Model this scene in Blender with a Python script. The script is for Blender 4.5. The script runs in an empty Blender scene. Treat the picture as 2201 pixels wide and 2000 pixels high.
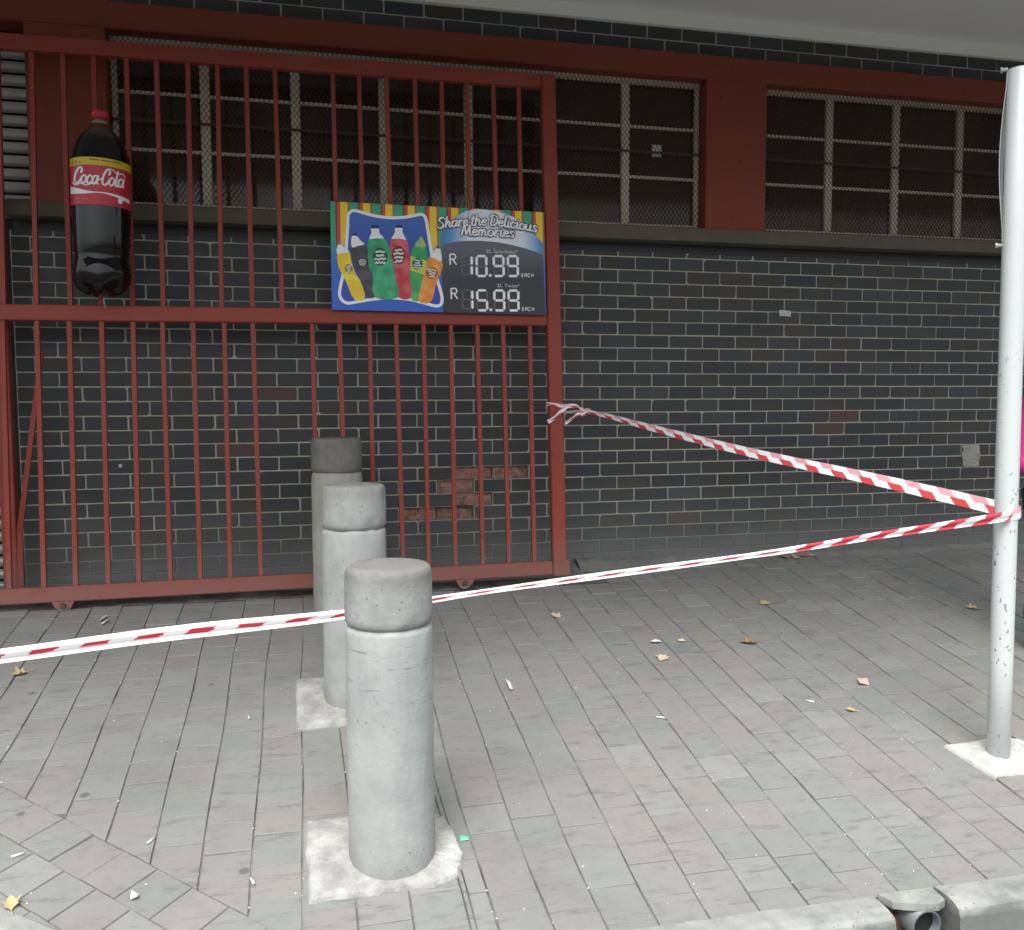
import bpy, bmesh, math, random
from mathutils import Vector, Matrix
random.seed(11)
R = math.radians
scene = bpy.context.scene
col = scene.collection

# ------------------------------------------------------------------ camera
FX = 1891.15; IW, IH = 2201.0, 2000.0
CAM = Vector((-1.5658, -5.3039, 1.0483))
YAW, PIT, ROL = 0.226859, -0.072218, -0.0047325
FWD = Vector((math.sin(YAW)*math.cos(PIT), math.cos(YAW)*math.cos(PIT), math.sin(PIT)))
R0 = Vector((math.cos(YAW), -math.sin(YAW), 0)); U0 = R0.cross(FWD)
RGT = R0*math.cos(ROL)+U0*math.sin(ROL); UPV = -R0*math.sin(ROL)+U0*math.cos(ROL)
cd = bpy.data.cameras.new('camera'); cam = bpy.data.objects.new('camera', cd); col.objects.link(cam)
cd.sensor_fit = 'HORIZONTAL'; cd.sensor_width = 36.0; cd.lens = FX/IW*36.0
cd.clip_start = 0.05; cd.clip_end = 2000
cam.matrix_world = Matrix(((RGT.x, UPV.x, -FWD.x, CAM.x), (RGT.y, UPV.y, -FWD.y, CAM.y), (RGT.z, UPV.z, -FWD.z, CAM.z), (0, 0, 0, 1)))
scene.camera = cam

# ------------------------------------------------------------------ light
w = bpy.data.worlds.new('World'); scene.world = w; w.use_nodes = True
nt = w.node_tree; nt.nodes.clear()
sky = nt.nodes.new('ShaderNodeTexSky'); sky.sky_type = 'NISHITA'; sky.sun_disc = False
SUN_EL, SUN_AZ = R(59), R(202)          # azimuth clockwise from +Y (north)
sky.sun_elevation = SUN_EL; sky.sun_rotation = SUN_AZ
sky.air_density = 1.0; sky.dust_density = 4.0; sky.ozone_density = 1.0
bg = nt.nodes.new('ShaderNodeBackground'); bg.inputs['Strength'].default_value = 0.12
wo = nt.nodes.new('ShaderNodeOutputWorld')
hs = nt.nodes.new('ShaderNodeHueSaturation'); hs.inputs['Saturation'].default_value = 0.38   # cloud cover: a paler sky
nt.links.new(sky.outputs[0], hs.inputs['Color']); nt.links.new(hs.outputs[0], bg.inputs[0]); nt.links.new(bg.outputs[0], wo.inputs[0])
sd = bpy.data.lights.new('sun', 'SUN'); sd.energy = 1.2; sd.angle = R(40); sd.color = (1.0, 0.992, 0.965)
sun = bpy.data.objects.new('sun', sd); col.objects.link(sun)
sdir = Vector((math.sin(SUN_AZ)*math.cos(SUN_EL), math.cos(SUN_AZ)*math.cos(SUN_EL), math.sin(SUN_EL)))
sun.rotation_euler = (-sdir).to_track_quat('-Z', 'Y').to_euler(); sun.location = (0, -8, 9)
vs = scene.view_settings
vs.view_transform = 'Standard'; vs.look = 'None'; vs.gamma = 1.0; vs.use_curve_mapping = False
vs.exposure = 1.2
scene.render.engine = 'CYCLES'
try:
    scene.cycles.use_denoising = True
except Exception: pass

# ------------------------------------------------------------------ helpers
def project(P):
    d = Vector(P)-CAM; z = d.dot(FWD)
    if z < 0.1: return None
    return (IW/2+FX*d.dot(RGT)/z, IH/2-FX*d.dot(UPV)/z, z)
def poly_area_px(pts):
    q = [project(p) for p in pts]
    if any(a is None for a in q): return 0
    if all(not (0 <= a[0] <= IW and 0 <= a[1] <= IH) for a in q): return 0
    s = 0
    for i in range(len(q)): s += q[i-1][0]*q[i][1]-q[i][0]*q[i-1][1]
    return abs(s)/2
def gz(x, y): return 0.02+0.1553*y-0.0064*x

def mesh(name, verts, faces, smooth=False):
    me = bpy.data.meshes.new(name); me.from_pydata([tuple(v) for v in verts], [], faces); me.update()
    if smooth: me.polygons.foreach_set('use_smooth', [True]*len(me.polygons))
    return me
def obj(name, me, mat=None, parent=None, label=None, cat=None, group=None, kind=None):
    o = bpy.data.objects.new(name, me); col.objects.link(o)
    if mat is not None and me is not None and not me.materials: me.materials.append(mat)
    if parent is not None: o.parent = parent
    tag(o, label, cat, group, kind); return o
def tag(o, label=None, cat=None, group=None, kind=None):
    if label: o['label'] = label
    if cat: o['category'] = cat
    if group: o['group'] = group
    if kind: o['kind'] = kind
    return o
def empty(name, loc=(0, 0, 0), rot=(0, 0, 0), **k):
    o = bpy.data.objects.new(name, None); col.objects.link(o); o.location = loc; o.rotation_euler = rot
    o.empty_display_size = 0.1
    return tag(o, **k)

class MB:
    def __init__(s): s.v = []; s.f = []
    def add(s, vs, fs):
        n = len(s.v); s.v += [tuple(v) for v in vs]; s.f += [tuple(i+n for i in f) for f in fs]; return s
    def box(s, x0, x1, y0, y1, z0, z1, b=0.0):
        if b <= 0:
            return s.add([(x0,y0,z0),(x1,y0,z0),(x1,y1,z0),(x0,y1,z0),(x0,y0,z1),(x1,y0,z1),(x1,y1,z1),(x0,y1,z1)],
                  [(0,3,2,1),(4,5,6,7),(0,1,5,4),(1,2,6,5),(2,3,7,6),(3,0,4,7)])
        bm = bmesh.new(); bmesh.ops.create_cube(bm, size=1.0)
        for v in bm.verts: v.co = Vector(((x0+x1)/2+v.co.x*(x1-x0), (y0+y1)/2+v.co.y*(y1-y0), (z0+z1)/2+v.co.z*(z1-z0)))
        bmesh.ops.bevel(bm, geom=bm.edges[:], offset=b, segments=1, affect='EDGES')
        bm.verts.index_update()
        s.add([v.co for v in bm.verts], [[v.index for v in f.verts] for f in bm.faces]); bm.free(); return s
    def tube(s, pts, r, n=8, cap=True):
        pts = [Vector(p) for p in pts]; rings = []
        rr = r if isinstance(r, (list, tuple)) else [r]*len(pts)
        ref = Vector((0.31, 0.83, 0.46))
        for i, p in enumerate(pts):
            t = (pts[min(i+1, len(pts)-1)]-pts[max(i-1, 0)]).normalized()
            a = t.cross(ref).normalized(); b = t.cross(a).normalized()
            rings.append([p+(a*math.cos(2*math.pi*k/n)+b*math.sin(2*math.pi*k/n))*rr[i] for k in range(n)])
        vs = [v for ring in rings for v in ring]; fs = []
        for i in range(len(pts)-1):
            for k in range(n): fs.append((i*n+k, i*n+(k+1) % n, (i+1)*n+(k+1) % n, (i+1)*n+k))
        if cap: fs.append(tuple(range(n-1, -1, -1))); fs.append(tuple((len(pts)-1)*n+k for k in range(n)))
        return s.add(vs, fs)
    def lathe(s, prof, n=32, cx=0, cy=0):
        vs = []; fs = []
        for (r, z) in prof:
            for k in range(n):
                a = 2*math.pi*k/n; vs.append((cx+r*math.cos(a), cy+r*math.sin(a), z))
        for i in range(len(prof)-1):
            for k in range(n): fs.append((i*n+k, i*n+(k+1) % n, (i+1)*n+(k+1) % n, (i+1)*n+k))
        fs.append(tuple(range(n-1, -1, -1))); fs.append(tuple((len(prof)-1)*n+k for k in range(n)))
        return s.add(vs, fs)
    def prism(s, poly, d0, d1, f):          # poly of 2d points, f(a, b, d) -> 3d
        n = len(poly)
        vs = [f(a, b, d0) for a, b in poly]+[f(a, b, d1) for a, b in poly]
        fs = [tuple(range(n)), tuple(range(2*n-1, n-1, -1))]+[(i, n+i, n+(i+1) % n, (i+1) % n) for i in range(n)]
        return s.add(vs, fs)
    def me(s, name, smooth=False):
        m = mesh(name, s.v, s.f, smooth)
        bm = bmesh.new(); bm.from_mesh(m); bmesh.ops.recalc_face_normals(bm, faces=bm.faces[:]); bm.to_mesh(m); bm.free()
        return m
    def build(s, name, mat, parent=None, smooth=False, **k):
        return obj(name, s.me(name, smooth), mat, parent, **k)

def catmull(pts, n=6, closed=False):
    P = [Vector(p) for p in pts]; out = []; m = len(P)
    if m < 3 and not closed: return P
    rng = range(m) if closed else range(m-1)
    for i in rng:
        if closed: a, b, c, d = P[(i-1) % m], P[i], P[(i+1) % m], P[(i+2) % m]
        else: a, b, c, d = P[max(i-1, 0)], P[i], P[i+1], P[min(i+2, m-1)]
        for k in range(n):
            t = k/n
            out.append(0.5*((2*b)+(c-a)*t+(2*a-5*b+4*c-d)*t*t+(3*b-a-3*c+d)*t**3))
    if not closed: out.append(P[-1])
    return out

# ------------------------------------------------------------------ materials
class NT:
    def __init__(s, name):
        s.m = bpy.data.materials.new(name); s.m.use_nodes = True
        s.t = s.m.node_tree; s.b = s.t.nodes['Principled BSDF']; s.out = s.t.nodes['Material Output']
    def n(s, t, **k):
        a = s.t.nodes.new(t)
        for q, v in k.items():
            if q in a.bl_rna.properties: setattr(a, q, v)
        return a
    def l(s, a, b): s.t.links.new(a, b)
    def val(s, x):
        a = s.n('ShaderNodeValue'); a.outputs[0].default_value = x; return a.outputs[0]
    def math(s, op, a, b=None, clamp=False):
        m = s.n('ShaderNodeMath', operation=op); m.use_clamp = clamp
        for i, x in enumerate((a, b)):
            if x is None: continue
            if isinstance(x, (int, float)): m.inputs[i].default_value = x
            else: s.l(x, m.inputs[i])
        return m.outputs[0]
    def coord(s, which='Object'): return s.n('ShaderNodeTexCoord').outputs[which]
    def pos(s): return s.n('ShaderNodeNewGeometry').outputs['Position']
    def noise(s, vec, scale, detail=4, rough=0.6, out=0):
        a = s.n('ShaderNodeTexNoise'); a.inputs['Scale'].default_value = scale; a.inputs['Detail'].default_value = detail
        a.inputs['Roughness'].default_value = rough
        if vec is not None: s.l(vec, a.inputs['Vector'])
        return a.outputs[out]
    def ramp(s, fac, stops, mode='LINEAR'):
        a = s.n('ShaderNodeValToRGB'); e = a.color_ramp; e.interpolation = mode
        while len(e.elements) < len(stops): e.elements.new(0.5)
        for el, (p, c) in zip(e.elements, stops):
            el.position = p; el.color = (c[0], c[1], c[2], 1) if isinstance(c, (tuple, list)) else (c, c, c, 1)
        s.l(fac, a.inputs[0]); return a.outputs[0]
    def mix(s, fac, a, b, mode='MIX'):
        m = s.n('ShaderNodeMix'); m.data_type = 'RGBA'; m.blend_type = mode
        for i, x in ((0, fac), (6, a), (7, b)):
            if isinstance(x, (int, float)): m.inputs[i].default_value = x
            elif isinstance(x, (tuple, list)): m.inputs[i].default_value = (x[0], x[1], x[2], 1)
            else: s.l(x, m.inputs[i])
        return m.outputs[2]
    def rnd(s):                              # one random number per piece, loose object or island of a joined mesh
        a = s.n('ShaderNodeObjectInfo').outputs['Random']; b = s.n('ShaderNodeNewGeometry').outputs['Random Per Island']
        return s.math('FRACT', s.math('ADD', s.math('MULTIPLY', a, 7.31), s.math('MULTIPLY', b, 3.77)))
    def sep(s, vec):
        a = s.n('ShaderNodeSeparateXYZ'); s.l(vec, a.inputs[0]); return a.outputs
    def col(s, x):
        if isinstance(x, (tuple, list)): s.b.inputs['Base Color'].default_value = (x[0], x[1], x[2], 1)
        else: s.l(x, s.b.inputs['Base Color'])
        return s
    def rough(s, x):
        if isinstance(x, (int, float)): s.b.inputs['Roughness'].default_value = x
        else: s.l(x, s.b.inputs['Roughness'])
        return s
    def bump(s, h, strength=0.3, dist=0.01):
        a = s.n('ShaderNodeBump'); a.inputs['Strength'].default_value = strength; a.inputs['Distance'].default_value = dist
        s.l(h, a.inputs['Height']); s.l(a.outputs[0], s.b.inputs['Normal']); return s

def plain(name, c, rough=0.6, var=0.15, scale=12, metal=0.0, spec=None):
    k = NT(name); p = k.pos()
    n = k.noise(p, scale, 5)
    k.col(k.mix(n, tuple(x*(1-var) for x in c), tuple(min(1, x*(1+var)) for x in c))).rough(rough)
    k.b.inputs['Metallic'].default_value = metal
    if spec is not None: k.b.inputs['Specular IOR Level'].default_value = spec
    return k.m
def flat(name, c, rough=0.45):
    k = NT(name); k.col(c).rough(rough); return k.m

def m_brick():
    k = NT('engineering_brick'); p = k.pos(); r = k.rnd(); xyz = k.sep(p)
    base = k.ramp(r, [(0, (0.0344,0.0404,0.0471)), (.2, (0.0413,0.0440,0.0447)), (.38, (0.0504,0.0559,0.0623)), (.55, (0.0379,0.0380,0.0366)),
                      (.68, (0.0573,0.0618,0.0647)), (.8, (0.0470,0.0440,0.0400)), (.975, (0.0573,0.0499,0.0447)), (.995, (0.0941,0.0546,0.0436))], 'LINEAR')
    n1 = k.noise(p, 9, 5, .65); n2 = k.noise(p, 60, 4)
    c = k.mix(k.math('MULTIPLY', n1, .5), base, k.mix(.5, base, (.088,.095,.10)))
    streak = k.noise(p, 5, 3)
    c = k.mix(k.ramp(streak, [(.58, 0.0), (.72, .30)]), c, (.062,.052,.043))
    # rising damp and pavement dust near the ground
    hz = k.math('ADD', xyz[2], k.math('MULTIPLY', k.noise(p, 3.2, 4), .22))
    c = k.mix(k.ramp(hz, [(.17, .85), (.36, .32), (.66, .0)]), c, (.17,.172,.165))
    # splashes of red paint and lime specks
    c = k.mix(k.ramp(k.noise(p, 11, 2, .4), [(.735, 0.0), (.76, .55)]), c, (.16,.03,.03))
    c = k.mix(k.ramp(n2, [(.70, 0.0), (.78, .35)]), c, (.24,.24,.23))
    k.b.inputs['Specular IOR Level'].default_value = .28
    k.col(c).rough(k.ramp(n1, [(.3, .38), (.75, .65)])).bump(n2, .3, .004); return k.m
def m_mortar():
    k = NT('mortar'); p = k.pos(); n = k.noise(p, 30, 5); n2 = k.noise(p, 2.3, 4); xyz = k.sep(p)
    c = k.mix(n, (.35,.33,.265), (.56,.54,.465))
    c = k.mix(k.ramp(n2, [(.45, 0.0), (.75, .6)]), c, (.24,.225,.195))
    hz = k.math('ADD', xyz[2], k.math('MULTIPLY', n2, .3))
    c = k.mix(k.ramp(hz, [(.25, .8), (.5, 0.0)]), c, (.14,.145,.14))
    k.col(c).rough(.95).bump(n, .6, .006); return k.m
def m_spall():
    k = NT('broken_red_brick'); p = k.pos(); n = k.noise(p, 28, 6, .7); n2 = k.noise(p, 9, 3)
    c = k.ramp(n, [(.25, (.13,.072,.055)), (.5, (.36,.20,.155)), (.75, (.48,.36,.30))])
    c = k.mix(k.ramp(n2, [(.55, 0.0), (.7, .7)]), c, (.30,.27,.23))
    k.col(c).rough(.95).bump(n, 1.0, .02); return k.m
def m_redpaint(name, c, fade, dust=0.0):
    k = NT(name); p = k.pos(); n = k.noise(p, 4, 5, .65); n2 = k.noise(p, 45, 3); xyz = k.sep(p)
    a = k.mix(k.ramp(n, [(.35, 0.0), (.7, .55)]), c, fade)
    a = k.mix(k.ramp(n2, [(.67, 0.0), (.74, .5)]), a, tuple(x*.45 for x in c))
    if dust:
        hz = k.math('ADD', xyz[2], k.math('MULTIPLY', n, .35))
        a = k.mix(k.ramp(hz, [(.16, dust), (.5, 0.0)]), a, (.23,.13,.112))
    n5 = k.noise(p, 16, 5, .7)
    a = k.mix(k.ramp(n5, [(.62, 0.0), (.70, .75)]), a, tuple(x*.5 for x in c))
    a = k.mix(k.ramp(k.noise(p, 24, 4, .7), [(.68, 0.0), (.73, .6)]), a, fade)
    k.b.inputs['Specular IOR Level'].default_value = .3
    k.col(a).rough(k.ramp(n, [(.3, .42), (.7, .65)])).bump(n2, .2, .003); return k.m
def m_paver():
    k = NT('clay_paver'); p = k.pos(); r = k.rnd()
    base = k.ramp(r, [(0, (0.2236,0.2127,0.1985)), (.22, (0.2302,0.2232,0.2095)), (.4, (0.2086,0.2203,0.2077)), (.55, (0.2236,0.2260,0.2150)),
                      (.7, (0.2349,0.2241,0.2095)), (.85, (0.1992,0.2146,0.2031)), (.96, (0.2490,0.2517,0.2335))])
    n = k.noise(p, 6, 5, .65); n2 = k.noise(p, 90, 4, .7); n3 = k.noise(p, 1.3, 3)
    sc = k.n('ShaderNodeMapping'); sc.inputs['Scale'].default_value = (3.0, 14.0, 3.0); k.l(p, sc.inputs[0])
    n4 = k.noise(sc.outputs[0], 2.2, 5, .7)
    c = k.mix(k.math('MULTIPLY', n, .55), base, k.mix(.5, base, (0.2859,0.2856,0.2664)))
    c = k.mix(k.ramp(n4, [(.545, 0.0), (.68, .6)]), c, (0.1157,0.1156,0.1085))
    c = k.mix(k.ramp(n3, [(.50, 0.0), (.72, .42)]), c, (0.1600,0.1638,0.1552))
    c = k.mix(k.ramp(n2, [(.62, 0.0), (.80, .35)]), c, (0.1294,0.1287,0.1219))
    c = k.mix(k.ramp(k.noise(p, 19, 5, .72), [(.5, 0.0), (.72, .4)]), c, k.mix(.55, c, (0.0920,0.0930,0.0873)))
    c = k.mix(k.ramp(k.noise(p, 2.7, 5, .7), [(.55, 0.0), (.7, .45)]), c, (0.2484,0.2604,0.2412))
    v = k.n('ShaderNodeTexVoronoi'); v.inputs['Scale'].default_value = 4.2; k.l(p, v.inputs['Vector'])
    spot = k.ramp(v.outputs['Distance'], [(.05, .75), (.085, .0)])
    c = k.mix(k.math('MULTIPLY', spot, k.ramp(k.noise(p, 2.1, 1), [(.5, 0.0), (.58, .8)])), c, (0.0511,0.0502,0.0480))
    k.col(c).rough(.78).bump(n2, .22, .004); return k.m
def m_concrete(name, lo, hi, scale=7, pit=True, bump=.35, topdark=None, botdark=None, scuff=False):
    k = NT(name); p = k.coord('Object'); n = k.noise(p, scale, 6, .65); n2 = k.noise(p, 55, 4)
    c = k.ramp(n, [(.3, lo), (.7, hi)])
    if pit:
        v = k.n('ShaderNodeTexVoronoi'); v.inputs['Scale'].default_value = 38; k.l(p, v.inputs['Vector'])
        hole = k.ramp(v.outputs['Distance'], [(.10, 1.0), (.17, 0.0)])
        gate = k.ramp(k.noise(p, 4, 2), [(.46, 0.0), (.58, 1.0)])
        c = k.mix(k.math('MULTIPLY', k.math('MULTIPLY', hole, gate), .6), c, tuple(x*.3 for x in lo))
    st = k.n('ShaderNodeMapping'); st.inputs['Scale'].default_value = (7, 7, .8); k.l(p, st.inputs[0])
    c = k.mix(k.ramp(k.noise(st.outputs[0], 1.6, 4), [(.48, 0.0), (.75, .35)]), c, tuple(x*.62 for x in lo))
    xyz = k.sep(p)
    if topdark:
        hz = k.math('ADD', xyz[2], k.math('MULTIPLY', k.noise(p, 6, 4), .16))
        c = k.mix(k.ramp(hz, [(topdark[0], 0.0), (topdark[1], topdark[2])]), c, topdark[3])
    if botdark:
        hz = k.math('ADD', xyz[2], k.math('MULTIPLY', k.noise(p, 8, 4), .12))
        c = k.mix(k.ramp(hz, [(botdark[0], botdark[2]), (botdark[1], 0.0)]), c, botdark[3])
    if scuff:                                # tyre and bumper scuffs part way up
        mp_ = k.n('ShaderNodeMapping'); mp_.inputs['Scale'].default_value = (5, 5, 60); k.l(p, mp_.inputs[0])
        win = k.ramp(xyz[2], [(.50, 0.0), (.60, 1.0), (.70, 1.0), (.73, 0.0)])
        c = k.mix(k.math('MULTIPLY', win, k.ramp(k.noise(mp_.outputs[0], 1.5, 3), [(.60, 0.0), (.68, .6)])), c, tuple(x*.35 for x in lo))
    c = k.mix(k.ramp(k.noise(p, 3.1, 5, .7), [(.56, 0.0), (.68, .4)]), c, tuple(x*.55 for x in lo))
    c = k.mix(k.ramp(k.noise(p, 21, 5, .75), [(.63, 0.0), (.72, .5)]), c, tuple(x*.5 for x in lo))
    k.col(c).rough(.9).bump(n2, bump, .006); return k.m
def m_tape():
    k = NT('striped_plastic_tape'); uv = k.sep(k.coord('UV'))
    u, v = uv[0], uv[1]
    fold = k.math('GREATER_THAN', v, .52)
    ph = k.math('ADD', k.math('ADD', k.math('DIVIDE', u, .136), k.math('MULTIPLY', v, -.42)), k.math('MULTIPLY', fold, -.28))
    st = k.math('LESS_THAN', k.math('FRACT', ph), .46)
    redc = k.mix(fold, (.60,.055,.065), (.74,.36,.41))
    k.col(k.mix(st, (.86,.85,.85), redc)).rough(.35)
    k.b.inputs['Subsurface Weight'].default_value = 0.0
    k.b.inputs['Transmission Weight'].default_value = 0.0
    return k.m
def m_tape2():
    k = NT('striped_tape_folded'); u, v, _ = k.sep(k.coord('UV'))
    ph = k.math('ADD', k.math('ADD', k.math('DIVIDE', u, .150), k.math('MULTIPLY', v, -.5)), k.math('MULTIPLY', k.noise(k.coord('UV'), 4, 2), .35))
    st = k.math('LESS_THAN', k.math('FRACT', ph), .50)
    wob = k.math('MULTIPLY', k.math('SUBTRACT', k.noise(k.coord('UV'), 5, 2), .5), .25)
    band = k.math('MULTIPLY', k.math('LESS_THAN', v, k.math('ADD', .66, wob)), k.math('GREATER_THAN', v, k.math('SUBTRACT', .30, wob)))
    band = k.math('MAXIMUM', band, k.math('GREATER_THAN', u, 3.75))
    k.col(k.mix(k.math('MULTIPLY', st, band), k.mix(k.math('MULTIPLY', st, .55), (.80,.79,.79), (.74,.52,.56)), (.52,.04,.06))).rough(.35); return k.m
def m_glass():
    k = NT('window_glass'); k.t.nodes.remove(k.b)
    tr = k.n('ShaderNodeBsdfTransparent'); tr.inputs[0].default_value = (.42,.36,.30,1)
    gl = k.n('ShaderNodeBsdfGlossy'); gl.inputs['Roughness'].default_value = .08
    fr = k.n('ShaderNodeFresnel'); fr.inputs['IOR'].default_value = 1.5
    mx = k.n('ShaderNodeMixShader'); k.l(fr.outputs[0], mx.inputs[0]); k.l(tr.outputs[0], mx.inputs[1]); k.l(gl.outputs[0], mx.inputs[2])
    df = k.n('ShaderNodeBsdfDiffuse'); k.l(k.mix(k.noise(k.pos(), 3.5, 4), (.13,.060,.030), (.27,.14,.080)), df.inputs[0])
    m2 = k.n('ShaderNodeMixShader'); m2.inputs[0].default_value = .22; k.l(mx.outputs[0], m2.inputs[1]); k.l(df.outputs[0], m2.inputs[2])
    k.l(m2.outputs[0], k.out.inputs[0]); return k.m
def m_sign():
    # printed board: hanging stripes over a blue ground (flat print)
    k = NT('printed_board'); p = k.coord('Object'); x, y, z = k.sep(p)
    ph = k.math('FRACT', k.math('DIVIDE', k.math('ADD', x, .018), .124))
    st = k.ramp(ph, [(0, (.04,.40,.22)), (.36, (.12,.07,.06)), (.44, (.68,.06,.05)), (.58, (.92,.64,.03)), (.90, (.34,.16,.10))], 'CONSTANT')
    blue = k.mix(k.math('DIVIDE', z, .6), (.015,.11,.58), (.05,.20,.62))
    c = k.mix(k.ramp(k.math('DIVIDE', z, .6), [(.42, 0.0), (.66, 1.0)]), blue, st)
    k.col(c).rough(.4); return k.m

M = {}
M['brick'] = m_brick(); M['mortar'] = m_mortar(); M['spall'] = m_spall()
M['gate'] = m_redpaint('gate_red_paint', (.275,.042,.026), (.31,.092,.070), .75)
M['fascia'] = m_redpaint('masonry_red_paint', (.205,.041,.022), (.22,.052,.030))
M['paver'] = m_paver()
k = NT('joint_sand'); p = k.pos(); n = k.noise(p, 4.5, 5, .7)
k.col(k.ramp(n, [(.36, (.075,.072,.066)), (.5, (.15,.145,.135)), (.62, (.25,.245,.23))])).rough(.95); M['joint'] = k.m
M['asphalt'] = plain('asphalt', (.055,.057,.06), .9, .4, 80)
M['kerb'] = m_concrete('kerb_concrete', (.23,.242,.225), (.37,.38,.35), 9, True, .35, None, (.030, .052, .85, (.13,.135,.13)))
M['apron'] = m_concrete('apron_concrete', (.15,.15,.14), (.24,.24,.22), 6, True)
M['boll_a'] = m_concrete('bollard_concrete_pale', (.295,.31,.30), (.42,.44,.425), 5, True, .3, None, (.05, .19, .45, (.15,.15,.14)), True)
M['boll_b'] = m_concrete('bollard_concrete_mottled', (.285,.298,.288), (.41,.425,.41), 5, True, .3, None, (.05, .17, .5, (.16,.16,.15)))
M['boll_c'] = m_concrete('bollard_concrete_olive', (.27,.265,.23), (.40,.39,.35), 5, True, .3)
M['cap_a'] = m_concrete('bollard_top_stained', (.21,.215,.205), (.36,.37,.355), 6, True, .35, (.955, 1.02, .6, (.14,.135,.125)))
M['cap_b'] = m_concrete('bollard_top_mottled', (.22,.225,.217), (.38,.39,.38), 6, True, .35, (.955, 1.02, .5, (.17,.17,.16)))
M['cap_c'] = m_concrete('bollard_top_sooty', (.11,.108,.092), (.21,.20,.175), 6, True, .35)
M['pad'] = m_concrete('whitewashed_mortar', (.22,.22,.205), (.50,.50,.475), 8, False, .6)
M['padw'] = m_concrete('whitewashed_mortar_bright', (.38,.38,.365), (.58,.58,.565), 7, False, .5)
M['sill'] = plain('sill_concrete', (.105,.092,.066), .85, .3, 10)
M['cream'] = plain('cream_frame_paint', (.74,.67,.52), .6, .22, 20)
M['rust'] = plain('rusty_steel', (.10,.06,.035), .8, .5, 30)
M['meshm'] = plain('dark_steel_mesh', (.030,.026,.022), .7, .3, 40)
M['glass'] = m_glass()
M['dark'] = plain('interior_brown', (.10,.062,.045), .9, .3, 2)
M['board'] = plain('interior_hardboard', (.34,.17,.11), .8, .2, 3)
M['soffit'] = plain('soffit_paint', (.86,.87,.83), .8, .04, 2)
M['soffit_band'] = plain('band_paint', (.82,.82,.76), .8, .04, 3)
M['slat'] = plain('shutter_steel', (.42,.43,.40), .5, .15, 14, .2)
M['tape'] = m_tape(); M['tape2'] = m_tape2()
M['black'] = plain('shade_black', (.012,.012,.012), .8, .2)  # painted darkness for the shutter gap and the pipe mouth
M['steel'] = plain('worn_steel', (.30,.24,.21), .55, .3, 30, .3)
M['trackm'] = plain('oxide_track', (.10,.012,.018), .6, .3, 20)
M['wire'] = plain('tie_wire', (.28,.25,.20), .5, .2)

# ------------------------------------------------------------------ ground, pavement, kerb, road
mb = MB(); mb.add([(-300,-300,-.60),(300,-300,-.60),(300,300,-.60),(-300,300,-.60)], [(0,1,2,3)])
obj('road', mb.me('road'), M['asphalt'], kind='structure', label='dark asphalt road beyond the kerb')

def clip(poly, n, c):                        # keep points with n.p >= c
    out = []
    for i in range(len(poly)):
        a, b = poly[i-1], poly[i]
        da = n[0]*a[0]+n[1]*a[1]-c; db = n[0]*b[0]+n[1]*b[1]-c
        if da >= 0: 
            if db >= 0: out.append(b)
            else: t = da/(da-db); out.append((a[0]+(b[0]-a[0])*t, a[1]+(b[1]-a[1])*t))
        elif db >= 0:
            t = da/(da-db); out.append((a[0]+(b[0]-a[0])*t, a[1]+(b[1]-a[1])*t)); out.append(b)
    return out
def inset(poly, d):
    n = len(poly); s = sum(poly[i-1][0]*poly[i][1]-poly[i][0]*poly[i-1][1] for i in range(n))
    if s < 0: poly = poly[::-1]
    P = poly
    for i in range(n):
        a, b = poly[i], poly[(i+1) % n]; L = math.hypot(b[0]-a[0], b[1]-a[1])
        if L < 1e-6: continue
        nx, ny = -(b[1]-a[1])/L, (b[0]-a[0])/L
        P = clip(P, (nx, ny), nx*a[0]+ny*a[1]+d)
        if len(P) < 3: return []
    return P
DL = ((-2.542, -2.091), (-1.687, -2.868))    # line where the diagonal laying begins
dx, dy = DL[1][0]-DL[0][0], DL[1][1]-DL[0][1]; L_ = math.hypot(dx, dy); DD = (dx/L_, dy/L_)
DN = (-DD[1], DD[0])                         # points away from the road
DC = DN[0]*DL[0][0]+DN[1]*DL[0][1]
KD = (.831, -.556); KN = (.556, .831); KC = KN[0]*-2.36+KN[1]*-2.705
KY = -3.05
bed = [(-4.9, .0), (-4.9, KY), (9, KY), (9, 0)]
bed = clip(bed, KN, KC)
mb = MB(); mb.prism(bed, -.0055, -.25, lambda a, b, d: (a, b, gz(a, b)+d))
pav = mb.build('pavement', M['joint'], kind='structure', label='sloping pavement of square grey and pink pavers')
pieces = []
def paver(poly, gap=.0022):
    if len(poly) < 3: return
    p0 = inset(poly, gap)
    if len(p0) < 3: return
    a = sum(p0[i-1][0]*p0[i][1]-p0[i][0]*p0[i-1][1] for i in range(len(p0)))/2
    if abs(a) < .0006: return
    pieces.append(p0)
APRON_Y = -.335
def xline(x, y): return x+.006*math.sin(y*2.1+x*3.0)+.004*math.sin(y*5.3+x*7.7)
def field(xs, y0):
    for i in range(len(xs)-1):
        off = (.0 if i % 2 else .075)+random.uniform(-.02, .02)
        y = y0+off
        while y > KY-.2:
            h = .1495+random.uniform(-.003, .003); a, b = y-h, y
            xa, xb = xs[i], xs[i+1]; g = .0008
            q = [(xline(xa, a)+g, a), (xline(xb, a)-g, a), (xline(xb, b)-g, b), (xline(xa, b)+g, b)]
            lim = APRON_Y-.035 if xa < .02 else -.045
            q = clip(q, (0, -1), -lim)
            if len(q) > 2: q = clip(q, DN, DC)
            if len(q) > 2: q = clip(q, (0, 1), KY+.002)
            if len(q) > 2: q = clip(q, KN, KC)
            paver(q, .0016); y = a
left = [-2.228+.1535*k for k in range(-16, 8)]
right = [-1.075+.1552*k for k in range(0, 50)]
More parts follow.
